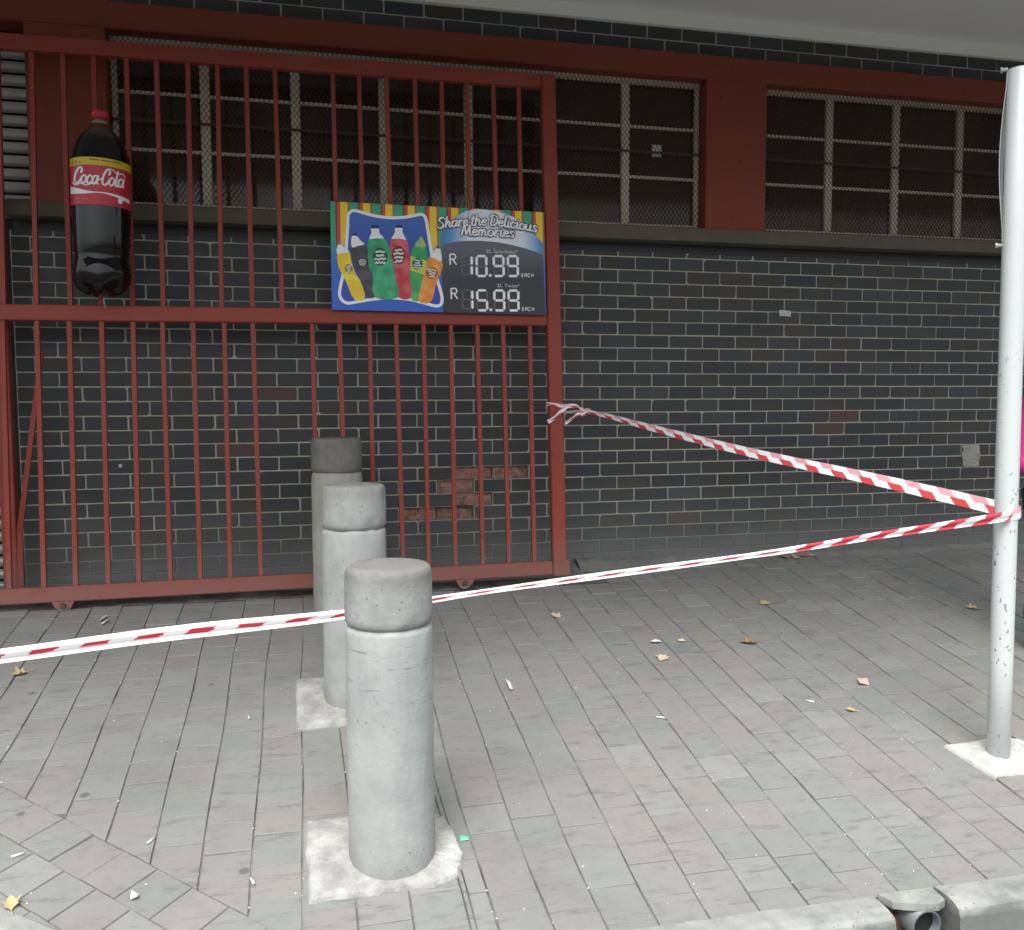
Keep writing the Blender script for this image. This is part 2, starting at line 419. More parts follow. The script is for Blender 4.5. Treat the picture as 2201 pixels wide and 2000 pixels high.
field(left+[-1.136, -1.076], .1); field(right, .06)
for i in range(-2, 6):                       # diagonal field beside the corner kerb
    off = .0 if i % 2 else .075
    for j in range(-18, 14):
        u0, v0 = j*.151+off, -(i+1)*.1535
        q = [(DL[0][0]+DD[0]*u+DN[0]*v, DL[0][1]+DD[1]*u+DN[1]*v) for u, v in ((u0, v0), (u0+.151, v0), (u0+.151, v0+.1535), (u0, v0+.1535))]
        q = clip(q, (-DN[0], -DN[1]), -DC)
        if len(q) > 2: q = clip(q, KN, KC)
        if len(q) > 2: q = clip(q, (0, 1), KY+.002)
        paver(q, .0025)
pads = dict(
 a=[(-1.601,-2.405),(-1.447,-2.400),(-1.20,-2.418),(-1.148,-2.46),(-1.127,-2.56),(-1.118,-2.66),(-1.145,-2.74),(-1.224,-2.775),(-1.412,-2.780),(-1.597,-2.785)],
 b=[(-1.642,-1.372),(-1.419,-1.365),(-1.19,-1.38),(-1.175,-1.56),(-1.20,-1.76),(-1.30,-1.79),(-1.45,-1.793),(-1.637,-1.798)],
 p=[(.899,-2.338),(1.091,-2.330),(1.243,-2.345),(1.262,-2.45),(1.249,-2.56),(1.067,-2.562),(.927,-2.561)])
def paver_geo(q):
    n = len(q); dz = random.uniform(-.0028, .0028); tx, ty = random.uniform(-.016, .016), random.uniform(-.016, .016)
    cx = sum(a for a, b in q)/n; cy = sum(b for a, b in q)/n
    t = inset(q, .0016)
    if len(t) != n: t = [(cx+(a-cx)*.96, cy+(b-cy)*.96) for a, b in q]
    else:
        # match winding/order of q
        k = min(range(n), key=lambda i: (t[i][0]-q[0][0])**2+(t[i][1]-q[0][1])**2); t = t[k:]+t[:k]
    f = lambda a, b, d: (a, b, gz(a, b)+dz+(a-cx)*tx+(b-cy)*ty+d)
    vs = [f(a, b, 0) for a, b in t]+[f(a, b, -.0022) for a, b in q]+[(a, b, gz(a, b)-.03) for a, b in q]
    fs = [tuple(range(n))]
    for r_ in range(2): fs += [(r_*n+i, (r_+1)*n+i, (r_+1)*n+(i+1) % n, r_*n+(i+1) % n) for i in range(n)]
    return vs, fs
def ccw(q): return q if sum(q[i-1][0]*q[i][1]-q[i][0]*q[i-1][1] for i in range(len(q))) > 0 else q[::-1]
pieces = [ccw(q) for q in pieces]
pieces.sort(key=lambda q: -poly_area_px([(a, b, gz(a, b)) for a, b in q]))
rest = MB()
for i, q in enumerate(pieces):
    vs_, fs_ = paver_geo(q)
    if i < 300: obj('paver', mesh('paver', vs_, fs_), M['paver'], pav)
    else: rest.add(vs_, fs_)
obj('far_pavers', mesh('far_pavers', rest.v, rest.f), M['paver'], pav, kind='stuff')

# concrete apron under the gate, with the gate track sunk along its edge
mb = MB()
pro = [(-.001, .026), (-.05, .018), (-.335, -.010), (-.335, -.12), (-.001, -.12)]
N = 24
vsA = []; fsA = []
for i in range(N+1):
    x = -3.9+(.06+3.9)*i/N
    for (y, z) in pro: vsA.append((x, y+(random.uniform(-.008, .008) if y == -.335 else 0), z+gz(x, y*0)-.02+(gz(0, y)-.02 if 0 else 0)+(-.034 if y < -.3 else 0)))
for i in range(N):
    for k in range(4): fsA.append((i*5+k, (i+1)*5+k, (i+1)*5+k+1, i*5+k+1))
fsA += [(0,1,2,3,4), tuple(N*5+k for k in (4,3,2,1,0))]
mb.add(vsA, fsA); apron = mb.build('concrete_apron', M['apron'], kind='structure', label='grey concrete apron strip under the gate')
mb = MB()                                    # mortar fillet at the foot of the wall further right
vsA = []; fsA = []
for i in range(41):
    x = .062+3.6*i/40; wdt = .05+.03*math.sin(x*3.7)+.02*random.random()+(.07 if x < .55 else 0)*(1-x/.55 if x < .55 else 0); h = .018+.018*random.random()
    vsA += [(x, 0, gz(x, 0)+h), (x, -wdt*.5, gz(x, 0)+h*.6), (x, -wdt, gz(x, -wdt)+.002), (x, -wdt, gz(x, -wdt)-.05), (x, 0, gz(x, 0)-.05)]
for i in range(40):
    for k in range(4): fsA.append((i*5+k, (i+1)*5+k, (i+1)*5+k+1, i*5+k+1))
mb.add(vsA, fsA); mb.build('mortar_fillet', M['apron'], kind='structure', label='crumbling mortar fillet at the foot of the brick wall')

# kerb stones
kerb = empty('kerb', (0, KY, gz(0, KY)), kind='structure', label='pale worn concrete kerb stones along the road')
def kstone(a, b, ax, n, jit=0):
    # stone between parameters a..b along direction ax from origin, thickness outward -n
    m = MB(); o, d = ax; T = .112; H = .16
    segs = max(2, int((b-a)/.12))
    vs_ = []; fs_ = []
    for i in range(segs+1):
        s = a+(b-a)*i/segs; e = .004 if 0 < i < segs else .0
        px, py = o[0]+d[0]*s, o[1]+d[1]*s
        zt = gz(px, py)+.004+random.uniform(-.002, .002)
        j = lambda q: random.uniform(-q, q)
        prof = [(0, zt-.2), (0, zt), (.06, zt+.001+j(.0015)), (T-.022+j(.004), zt-.004), (T-.006, zt-.014+j(.003)), (T, zt-.035), (T+.012, zt-H-.03)]
        for (t, z) in prof: vs_.append((px-n[0]*t, py-n[1]*t, z))
    m_ = 7
    for i in range(segs):
        for k in range(m_-1): fs_.append((i*m_+k, (i+1)*m_+k, (i+1)*m_+k+1, i*m_+k+1))
    fs_ += [tuple(range(m_)), tuple(segs*m_+k for k in range(m_-1, -1, -1))]
    m.add(vs_, fs_); me = m.me('kerb_stone'); me.transform(Matrix.Translation((0, -KY, -gz(0, KY))))
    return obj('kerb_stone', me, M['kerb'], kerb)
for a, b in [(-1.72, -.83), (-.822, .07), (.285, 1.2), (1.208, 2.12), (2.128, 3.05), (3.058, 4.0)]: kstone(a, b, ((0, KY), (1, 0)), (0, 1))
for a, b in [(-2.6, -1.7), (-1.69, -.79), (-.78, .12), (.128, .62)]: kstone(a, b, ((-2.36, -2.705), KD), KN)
# broken piece of kerb over the drain pipe
m = MB()
zt = gz(.18, KY)
top = [(.088, KY+.002), (.272, KY-.004), (.266, KY-.070), (.232, KY-.086), (.19, KY-.080), (.14, KY-.062), (.105, KY-.045)]
m.prism(top, zt+.006, zt-.016, lambda a, b, d: (a, b, d)); me = m.me('kerb_chip'); me.transform(Matrix.Translation((0, -KY, -gz(0, KY))))
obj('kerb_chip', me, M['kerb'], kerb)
m = MB(); m.box(.072, .283, KY-.001, KY-.02, zt-.22, zt-.052, .004); me = m.me('drain_recess'); me.transform(Matrix.Translation((0, -KY, -gz(0, KY))))
obj('drain_recess', me, M['rust'], kerb)
m = MB()                                     # drain pipe with a wall thickness
n = 20; vs_ = []; fs_ = []
for (r_, y) in ((.050, KY-.03), (.050, KY-.135), (.043, KY-.135), (.043, KY-.03)):
    for k in range(n): vs_.append((r_*math.cos(2*math.pi*k/n), y-KY+.03, r_*math.sin(2*math.pi*k/n)))
for i in range(3):
    for k in range(n): fs_.append((i*n+k, i*n+(k+1) % n, (i+1)*n+(k+1) % n, (i+1)*n+k))
m.add(vs_, fs_)
pipe = m.build('drain_pipe', plain('pipe_grey', (.13,.14,.145), .4, .3), label='grey drain pipe end poking out through the broken kerb', cat='pipe', smooth=True)
pipe.location = (.196, KY+.022, zt-.062)
m = MB(); m.lathe([(.0425, 0), (.0425, .002)], 16); me = m.me('bore_shade_disc'); me.transform(Matrix.Rotation(R(90), 4, 'X'))
o = obj('bore_shade_disc', me, M['black'], pipe); o.location = (0, -.075, 0)  # black disc standing in for the unlit inside of the pipe

# ------------------------------------------------------------------ the shop building
PX, PZ = .232, .081366
bld = empty('shop_building', (0, 0, 0), label='dark brick shop front with red lintel, barred windows and white canopy', cat='building')
XL, XR = -3.115, 5.4
wall_mb = MB()
wall_mb.box(XL, XR, .0055, .11, -.3, 4*PZ)           # courses 17-20 have lost some brick faces: the joints are open there
wall_mb.box(XL, XR, .0055, .11, 8*PZ, 1.984)
for r_, ia, ib in ((17, -3, -1), (18, -3.5, -2.5), (19, -3, -2), (20, -4.5, -2.5)):
    wall_mb.box(XL, ia*PX, .0055, .11, (24-r_)*PZ, (25-r_)*PZ); wall_mb.box(ib*PX, XR, .0055, .11, (24-r_)*PZ, (25-r_)*PZ)
    wall_mb.box(ia*PX, ib*PX, .095, .11, (24-r_)*PZ, (25-r_)*PZ)
wall_mb.box(-4.9, XR, .0055, .11, 3.20, 3.372)
wall = wall_mb.build('wall', M['mortar'], bld)

SPALL = {(17,-3): .026, (17,-2): .030, (18,-3.5): .018, (19,-3): .016, (20,-4.5): .032, (20,-3.5): .052}
def brick_geo(x0, x1, z0, z1, depth=0.0, rough=False):
    g = .0045; x0 += g+random.uniform(-.001, .0015); x1 -= g+random.uniform(-.001, .0015); z0 += g*.95; z1 -= g*.95
    z0 += random.uniform(-.0008, .0008); z1 += random.uniform(-.0008, .0008)
    def c(): return random.choice([.002, .003, .003, .004, .006, .012 if random.random() < .35 else .004])
    if rough:
        vs = []; fs = []; nx, nz = 9, 4
        for j in range(nz+1):
            for i in range(nx+1):
                edge = i in (0, nx) or j in (0, nz)
                vs.append((x0+(x1-x0)*i/nx, depth+(random.uniform(-.011, .011) if not edge else .006)+.016*j/nz, z0+(z1-z0)*j/nz))
        for j in range(nz):
            for i in range(nx): a = j*(nx+1)+i; fs.append((a, a+1, a+nx+2, a+nx+1))
        return vs, fs
    k = [c() for _ in range(4)]
    o = [(x0+k[0], z0), (x1-k[1], z0), (x1, z0+k[1]), (x1, z1-k[2]), (x1-k[2], z1), (x0+k[3], z1), (x0, z1-k[3]), (x0, z0+k[0])]
    cx, cz = (x0+x1)/2, (z0+z1)/2; b = .0022; yf = random.uniform(-.0012, .0008)
    ti, tk = random.uniform(-.006, .006), random.uniform(-.01, .01)
    fr = [(x+(b if x < cx else -b), yf+(x-cx)*ti+(z-cz)*tk, z+(b if z < cz else -b)) for x, z in o]
    vs = fr+[(x, yf+.0022+(x-cx)*ti+(z-cz)*tk, z) for x, z in o]+[(x, .05, z) for x, z in o]
    fs = [tuple(range(8))]
    for r_ in range(2): fs += [(r_*8+i, (r_+1)*8+i, (r_+1)*8+(i+1) % 8, r_*8+(i+1) % 8) for i in range(8)]
    return vs, fs
bricks = []
rowsz = [(r_, (24-r_)*PZ, (25-r_)*PZ) for r_ in range(0, 26)]
for r_, z0, z1 in rowsz:
    i0 = -14.0 if r_ % 2 else -13.5
    x = i0
    while x*PX < XR:
        a, b = max(x*PX, XL), min((x+1)*PX, XR)
        if b-a > .03 and z0 < 1.975: bricks.append((a, b, z0, min(z1, 1.988), r_, x))
        x += 1
for r_ in (101, 102):
    z0 = 3.213+(r_-101)*.0805; x = -21+(.5 if r_ % 2 else 0)+.3
    while x*PX < XR:
        if x*PX > -4.9: bricks.append((x*PX, (x+1)*PX, z0, min(z0+.0805, 3.371), r_, x))
        x += 1
bricks.sort(key=lambda t: -poly_area_px([(t[0],0,t[2]),(t[1],0,t[2]),(t[1],0,t[3]),(t[0],0,t[3])]))
rest = MB(); cnt = 0
for a, b, z0, z1, r_, x in bricks:
    key = (r_, x)
    if key in SPALL and SPALL[key] > 0:
        vs_, fs_ = brick_geo(a, b, z0-.002, z1+.002, SPALL[key]-.001, True)
        obj('broken_brick', mesh('broken_brick', vs_, fs_), M['spall'], wall, label='broken brick showing its rough red core'); continue
    vs_, fs_ = brick_geo(a, b, z0, z1)
    if cnt < 300: obj('brick', mesh('brick', vs_, fs_), M['brick'], wall); cnt += 1
    else: rest.add(vs_, fs_)
obj('far_bricks', mesh('far_bricks', rest.v, rest.f), M['brick'], wall, kind='stuff')
# lintel, pillars, sill, canopy
MB().box(XL, XR, .070, .11, 1.984, 2.047).build('sill_shade_groove', M['brick'], bld)  # made-up groove, shaped to deepen the shadow under the sill
FY = -.05
MB().box(-4.9, XR, FY, .11, 3.062, 3.208, .006).build('lintel', M['fascia'], bld)
for x0, x1 in ((-2.992, -2.590), (.915, 1.333), (4.15, 4.57)):
    MB().box(x0, x1, FY+.003, .11, 2.066, 3.066, .006).build('pillar', M['fascia'], bld)
m = MB(); m.prism([(FY-.012, 2.052), (FY-.012, 2.132), (.0, 2.150), (.11, 2.152), (.11, 2.05), (.004, 2.047)], XL, XR, lambda a, b, d: (d, a, b))
m.build('window_sill', M['sill'], bld)
MB().box(-6, 7, -.028, .11, 3.372, 3.445, .004).build('ceiling_band', M['soffit_band'], bld)
MB().box(-6, 7, -2.9, .3, 3.442, 3.62, .01).build('canopy', M['soffit'], bld)
MB().box(-6, 7, -2.98, -2.902, 3.0, 3.72, .01).build('added_shade_drop', M['soffit'], bld)  # unseen downstand, added to shade the upper wall
MB().box(-6, 7, .02, .3, 3.62, 6.0).build('upper_wall', M['mortar'], bld)
# dim room behind the glass
m = MB()
m.box(-4.9, XR, 1.6, 1.65, -.3, 3.4); m.box(-4.95, -4.9, .14, 1.65, -.3, 3.4); m.box(XR, XR+.05, .14, 1.65, -.3, 3.4); m.box(-4.9, XR, .14, 1.6, 3.38, 3.44)
m.box(-4.9, XR, .14, 1.6, -.35, -.3); m.box(-3.0, XR, .125, .15, -.3, 2.05)
m.build('interior_room', M['dark'], bld)

def window(x0, x1, mull, name='window'):
    z0, z1 = 2.150, 3.066
    yf, yb = .058, .092
    m = MB()
    m.box(x0, x1, yf, yb, z0, z0+.022, .002); m.box(x0, x1, yf-.012, yb, z1-.032, z1, .002)
    m.box(x0, x0+.03, yf, yb, z0+.022, z1-.032, .002); m.box(x1-.03, x1, yf, yb, z0+.022, z1-.032, .002)
    win = m.build(name, M['cream'], bld)
    xs = [x0+.03]+list(mull)+[x1-.03]
    for c in mull: MB().box(c-.026, c+.026, yf-.004, yb, z0+.0225, z1-.0325, .003).build('mullion', M['cream'], win)
    zs = [z0+.022, 2.464, 2.775, z1-.032]
    for i in range(len(xs)-1):
        a, b = xs[i]+(.027 if i else 0), xs[i+1]-(.027 if i < len(xs)-2 else 0)
        for zt in (2.464, 2.775): MB().box(a, b, yf+.006, yb-.004, zt-.0085, zt+.0085, .002).build('glazing_bar', M['cream'], win)
        for j in range(3): MB().box(a, b, .076, .080, zs[j]+(.009 if j else 0), zs[j+1]-(.009 if j < 2 else 0)).build('pane', M['glass'], win)
    MB().box(x0, x1, yf-.022, yf-.012, 2.608, 2.622, .002).build('security_bar', M['rust'], win)
    # expanded steel mesh: two families of slanting strands
    m = MB(); p, q = .0275, .040; sl = q/p; y = .030; h = z1-z0-.01; zb = z0+.005
    def strand(xa, xb, za, zb_, yy):
        d = Vector((xb-xa, 0, zb_-za)); L = d.length
        if L < .004: return
        nrm = Vector((-d.z, 0, d.x))/L*.0013
        A, B = Vector((xa, yy, za)), Vector((xb, yy, zb_)); o = Vector((0, .0016, 0))
        m.add([A-nrm-o, B-nrm-o, B+nrm-o, A+nrm-o, A-nrm+o, B-nrm+o, B+nrm+o, A+nrm+o], [(0,1,2,3),(7,6,5,4),(0,4,5,1),(3,2,6,7)])
    span = h/sl; k = x0-span
    while k < x1:
        xa, za, xb, zb2 = k, zb, k+span, zb+h
        if xa < x0: za += (x0-xa)*sl; xa = x0
        if xb > x1: zb2 -= (xb-x1)*sl; xb = x1
        strand(xa, xb, za, zb2, y)
        strand(x0+x1-xa, x0+x1-xb, za, zb2, y+.0033)
        k += p
    obj('mesh_screen', mesh('mesh_screen', m.v, m.f), M['meshm'], win)
    return win
wa = window(-2.588, .913, [-2.098, -1.602, -1.098, -.588, -.085, .414])
wb = window(1.335, 4.148, [1.849, 2.355, 2.858, 3.36, 3.80])
window(4.572, 5.4, [5.0])
# hardboard sheets leaning behind the glass
for win, rs in ((wa, [(-2.0,-1.7,2.45,2.9), (-1.55,-1.2,2.3,2.86), (-1.0,-.7,2.2,2.95), (-.5,-.15,2.4,2.8), (.0,.38,2.2,2.93), (.46,.86,2.2,2.92)]), (wb, [(1.36,1.8,2.62,2.99), (1.9,2.24,2.77,3.0), (2.42,2.8,2.2,2.7), (2.9,3.3,2.2,2.9)])):
    for a, b, c, d in rs:
        t = random.uniform(.12, .2); MB().box(a, b, t, t+.02, c, d).build('backing_board', M['board'], win)

# roller shutter in the doorway at the left
sh = MB().box(-4.5, -4.44, .118, .17, -.1, 3.05).build('roller_shutter', M['slat'], bld)
z = -.02
while z < 2.98:
    m = MB(); pr = [(.158, .002), (.136, .014), (.128, .034), (.134, .052), (.155, .060), (.164, .060), (.164, .002)]
    m.prism(pr, -4.44, -2.999 if z > 2.06 else -3.205, lambda a, b, d: (d, a, b+z)); me = m.me('slat'); obj('slat', me, M['slat'], sh); z += .072

MB().box(-3.204, -3.10, .113, .175, -.1, 2.05).build('gap_shade_strip', M['black'], bld)  # black strip standing in for the shade in the gap beside the shutter

# ------------------------------------------------------------------ sliding gate
GA = math.atan2(.205, 2.95)
gate = empty('sliding_gate', (-.100, -.365, .030), label='red painted steel sliding gate of vertical bars in front of the wall', cat='gate')
gate.rotation_mode = 'XYZ'; gate.rotation_euler = (-GA, -.0045, 0)
GW = 3.55; T = .05
def gp(name, x0, x1, z0, z1, y0=-.025, y1=.025, b=.004): return MB().box(x0, x1, y0, y1, z0, z1, b).build(name, M['gate'], gate)
gp('frame_post', -.084, 0, 0, 2.935, -.030, .030, .006)
gp('frame_post', -GW, -GW+.08, 0, 2.935, -.030, .030, .006)
gp('bottom_rail', -GW+.08, -.084, .0, .082, -.026, .026, .006)
gp('middle_rail', -GW+.08, -.084, 1.462, 1.545, -.026, .026, .006)
gp('top_rail', -GW+.08, -.084, 2.855, 2.935, -.026, .026, .006)
gp('corner_plate', -.084, .014, -.004, .084, -.034, -.0305, .001)
hw = .0115
for k in range(22):
    for z0, z1, x, gone in ((.083, 1.461, -.191-.1548*k, 9), (1.546, 2.854, -.217-.1528*k, 8)):   # one bar is missing from each half
        if k == gone or x < -GW+.1: continue
        t0, t1 = random.uniform(-.006, .006), random.uniform(-.006, .006)
        m = MB(); m.prism([(x+t0-hw, z0), (x+t0+hw, z0), (x+t1+hw, z1), (x+t1-hw, z1)], -.0125, .0125, lambda a, b, d: (a, d, b)); m.build('bar', M['gate'], gate)
for x in (-2.725, -.612):
    n = 20
    b_ = MB(); b_.prism([(x-.055, .004), (x+.055, .004), (x+.036, -.030), (x-.036, -.030)], -.034, -.030, lambda a, b, d: (a, d, b)); b_.prism([(x-.055, .004), (x+.055, .004), (x+.036, -.030), (x-.036, -.030)], .020, .024, lambda a, b, d: (a, d, b))
    br = b_.build('wheel_bracket', M['gate'], gate)
    wm = MB(); wm.lathe([(.024, -.016), (.037, -.016), (.037, -.008), (.030, -.006), (.030, .006), (.037, .008), (.037, .016), (.024, .016)], n); me = wm.me('wheel')
    me.transform(Matrix.Translation((x, -.028 if 0 else -.003, -.016)) @ Matrix.Rotation(R(90), 4, 'X')); obj('wheel', me, M['steel'], gate)
    am = MB(); am.lathe([(.016, -.006), (.013, .006)], 12); me = am.me('axle'); me.transform(Matrix.Translation((x, -.040, -.018)) @ Matrix.Rotation(R(90), 4, 'X')); obj('axle', me, M['rust'], gate)
m = MB()
for y0, y1, d in ((-.371, -.362, -.002), (-.361, -.338, -.016)):
    m.add([(x, y, gz(x, y)+dd) for x in (-3.9, -.03) for y in (y0, y1) for dd in (d, -.08)], [(0,1,3,2),(4,6,7,5),(0,2,6,4),(1,5,7,3),(0,4,5,1),(2,3,7,6)])
m.build('gate_track', M['trackm'], label='dark red steel track rail set along the apron edge', cat='track')

post = empty('guide_post', (-3.123, -.175, .03), label='fixed red steel post behind the left end of the gate', cat='post')
MB().box(-.036, .036, -.03, .03, -.02, 2.42, .004).build('post_tube', M['gate'], post)
MB().box(-.05, .05, -.045, .045, -.03, .0, .003).build('base_plate', M['rust'], post)
m = MB(); m.prism([(.040, .02), (.068, .02), (.073, .35), (.213, 1.285), (.190, 1.285), (.046, .35)], -.055, -.042, lambda a, b, d: (a, d, b)); m.build('brace', M['gate'], post)

# ------------------------------------------------------------------ stroke lettering
GL = {
 'a': (1.0, [[(.75,.85),(.45,1.0),(.12,.75),(.08,.3),(.3,0),(.6,.2),(.78,.6)], [(.82,1.0),(.76,.5),(.8,.1),(1.0,.05)]]),
 'c': (.8, [[(.7,.8),(.45,1.0),(.12,.75),(.08,.3),(.35,0),(.75,.22)]]),
 'e': (.8, [[(.1,.45),(.5,.55),(.65,.8),(.45,1.0),(.15,.75),(.08,.35),(.32,0),(.75,.2)]]),
 'h': (1.0, [[(.2,1.75),(.12,0)], [(.14,.5),(.45,1.0),(.68,.85),(.66,.2),(.8,.02),(.95,.1)]]),
 'i': (.5, [[(.2,1.0),(.16,.2),(.3,.0),(.5,.12)], [(.25,1.36),(.26,1.44)]]),
 'l': (.5, [[(.25,1.8),(.15,.3),(.3,0),(.5,.12)]]),
 'm': (1.3, [[(.15,1),(.1,0)], [(.12,.55),(.35,1),(.55,.85),(.52,0)], [(.54,.55),(.78,1),(.97,.85),(.95,.2),(1.1,.02),(1.25,.1)]]),
 'o': (.9, [[(.45,1.0),(.12,.75),(.08,.3),(.4,0),(.75,.3),(.75,.75),(.45,1.0)]]),
 'r': (.75, [[(.15,1),(.12,0)], [(.14,.5),(.4,.95),(.68,.9)]]),
 's': (.75, [[(.65,.8),(.42,1.0),(.15,.78),(.35,.52),(.6,.3),(.42,.02),(.08,.18)]]),
 't': (.6, [[(.3,1.6),(.2,.3),(.35,0),(.6,.12)], [(.02,1.1),(.58,1.12)]]),
 'u': (1.05, [[(.12,1),(.1,.3),(.3,0),(.6,.2),(.72,.6)], [(.76,1),(.72,.3),(.85,.02),(1.02,.12)]]),
 'S': (1.1, [[(.95,1.45),(.7,1.75),(.3,1.65),(.18,1.3),(.5,.95),(.85,.6),(.75,.1),(.35,-.05),(.05,.25)]]),
 'D': (1.35, [[(.35,1.6),(.28,0)], [(.1,1.45),(.5,1.75),(1.05,1.5),(1.2,.85),(.9,.15),(.28,.0)]]),
 'M': (1.5, [[(.1,0),(.22,.9),(.38,1.7)], [(.38,1.7),(.7,.15)], [(.7,.15),(1.15,1.7)], [(1.15,1.7),(1.2,.2),(1.4,.05)]]),
 'C': (1.12, [[(1.0,1.25),(1.08,1.62),(.78,1.9),(.42,1.6),(.14,.9),(.22,.2),(.55,-.02),(.95,.25),(1.15,.6)]]),
 '-': (.42, [[(.02,.6),(.36,.64)]]), ' ': (.35, []),
}
def ribbon2d(pts, wid, closed=False, pen=None):
    P = [Vector((p[0], p[1])) for p in pts]; n = len(P); Lf = []; Rt = []
    for i in range(n):
        t = (P[(i+1) % n]-P[i-1]) if closed else (P[min(i+1, n-1)]-P[max(i-1, 0)])
        if t.length < 1e-9: t = Vector((1, 0))
        t.normalize(); k = wid/2
        if pen is not None: k *= .55+.6*abs(math.sin(math.atan2(t.y, t.x)-pen))
        nn = Vector((-t.y, t.x))*k
        Lf.append(P[i]+nn); Rt.append(P[i]-nn)
    fs = [(i, n+i, n+(i+1) % n, (i+1) % n) for i in range(n if closed else n-1)]
    return Lf+Rt, fs
def lettering(text, base, unit, yscale, wid, mp, shear=.12, pen=R(35), width=None):
    """base(s) -> (x, y, angle) for pen position s; mp(x, y) -> 3d"""
    m = MB(); s = 0; k = 0
    tot = sum(GL[c][0] for c in text); sc = (width/tot if width else unit)
    for c in text:
        adv, st = GL[c]
        for q in st:
            pts = catmull([(a, b, 0) for a, b in q], 5) if len(q) > 2 else [Vector((a, b, 0)) for a, b in q]
            loc = []
            for p in pts:
                x = s+(p.x+shear*p.y)*sc; bx, by, an = base(x); loc.append((bx-math.sin(an)*p.y*yscale, by+math.cos(an)*p.y*yscale))
            vs2, fs2 = ribbon2d(loc, wid, pen=pen)
            k += 1; m.add([mp(v.x, v.y, k*.00001) for v in vs2], fs2)
            if wid > 0:      # round ends
                for e in (loc[0], loc[-1]):
                    m.add([mp(e[0]+math.cos(2*math.pi*j/8)*wid*.4, e[1]+math.sin(2*math.pi*j/8)*wid*.4, k*.00001+.000004) for j in range(8)], [tuple(range(8))])
        s += adv*sc
    return m
def fontmesh(text, size, ext=0.0, bold=0.0):
    cu = bpy.data.curves.new('txt', 'FONT'); cu.body = text; cu.size = size; cu.offset = bold
    o = bpy.data.objects.new('txt', cu); col.objects.link(o)
    bpy.context.view_layer.update()
    me = bpy.data.meshes.new_from_object(o.evaluated_get(bpy.context.evaluated_depsgraph_get()))
    bpy.data.objects.remove(o); bpy.data.curves.remove(cu); me.materials.clear(); return me

# ------------------------------------------------------------------ price board
SW, SH = 1.222, .600
sign = empty('price_board', (-1.428, -.318, 1.556), label='printed cool drink price board resting on the gate middle rail', cat='sign')
sign.rotation_euler = (-R(5.2), R(.35), 0)
MB().box(0, SW, 0, .006, 0, SH, .001).build('board', m_sign(), sign)
def SPT(px, py):            # artwork pixels -> metres on the board
    t = (px-78)/1834.0; u = t/(1.079-.079*t)
    yt = 45+(px-70)/1827.0*105; yb = 1000+(px-85)/1830.0*35
    return u*SW, (1-(py-yt)/(yb-yt))*SH
def layer(depth):
    def f(px, py, e=0.0):
        x, z = SPT(px, py); return (x, -depth-e*.2, z)
    return f
def art(name, polys, depth, mat, label=None):
    m = MB(); f = layer(depth)
    for q in polys: m.add([f(a, b) for a, b in q], [tuple(range(len(q)))])
    me = mesh(name, m.v, m.f)
    bm = bmesh.new(); bm.from_mesh(me); bmesh.ops.triangulate(bm, faces=bm.faces[:]); bm.to_mesh(me); bm.free()
    return obj(name, me, mat, sign, label=label)
arc = [(1032,437),(1090,418),(1150,406),(1225,399),(1300,397),(1375,398),(1450,403),(1525,412),(1600,426),(1675,443),(1750,465),(1825,490),(1893,517)]
k = NT('print_swoosh'); p = k.coord('Object'); x, y, z = k.sep(p)
k.col(k.ramp(k.math('ABSOLUTE', k.math('SUBTRACT', k.math('DIVIDE', x, SW), .76)), [(.0, (.85,.90,.95)), (.13, (.75,.84,.93)), (.21, (.12,.33,.68)), (.26, (.05,.20,.5))])).rough(.4)
swoosh = arc+[(1895,420),(1820,330),(1750,262),(1650,190),(1550,152),(1450,130),(1350,122),(1250,138),(1180,170),(1110,230),(1060,300),(1038,360)]
art('swoosh', [swoosh], .0012, k.m)
k = NT('print_panel'); p = k.coord('Object'); x, y, z = k.sep(p)
k.col(k.ramp(k.math('DIVIDE', z, SH), [(.02, (.016,.019,.021)), (.3, (.022,.027,.030)), (.45, (.05,.062,.074)), (.62, (.11,.135,.16))])).rough(.4)
art('price_panel', [arc+[(1905,1036),(1700,1030),(1400,1024),(1040,1018),(1034,700)]], .0016, k.m)
frame = [(236,165),(262,136),(305,132),(420,166),(520,186),(620,194),(720,190),(800,177),(860,165),(893,180),(910,225),(922,310),(938,430),(960,560),(990,720),(1025,850),(1032,915),(1015,955),(970,963),(880,938),(750,907),(600,895),(450,905),(300,930),(215,942),(168,915),(148,868),(155,800),(178,700),(203,560),(215,430),(226,290),(230,210)]
fr = [(p.x, p.y) for p in catmull([(a, b, 0) for a, b in frame], 3, True)]
k = NT('print_blue'); p = k.coord('Object'); x, y, z = k.sep(p)
k.col(k.ramp(k.math('DIVIDE', z, SH), [(.1, (.012,.06,.46)), (.5, (.015,.075,.42)), (.85, (.05,.14,.52))])).rough(.4)
art('picture_ground', [fr], .0014, k.m)
vs2, fs2 = ribbon2d(fr, 27, True); f = layer(.0018)
obj('picture_frame', mesh('picture_frame', [f(v.x, v.y) for v in vs2], fs2), flat('print_white', (.93,.94,.95)), sign)
Z4 = lambda l: [(80.6+a/2, 201.6+b/2) for a, b in l]
WH = flat('print_white_neck', (.90,.94,.92)); DK = flat('print_navy', (.015,.02,.07))
def pgrad(name, c, hi):
    k = NT(name); n = k.noise(k.coord('Object'), 14, 2, .4); k.col(k.mix(k.ramp(n, [(.42, 0.0), (.62, 1.0)]), c, hi)).rough(.4); return k.m
def smooth(l): return [(p.x, p.y) for p in catmull([(a, b, 0) for a, b in l], 3, True)]
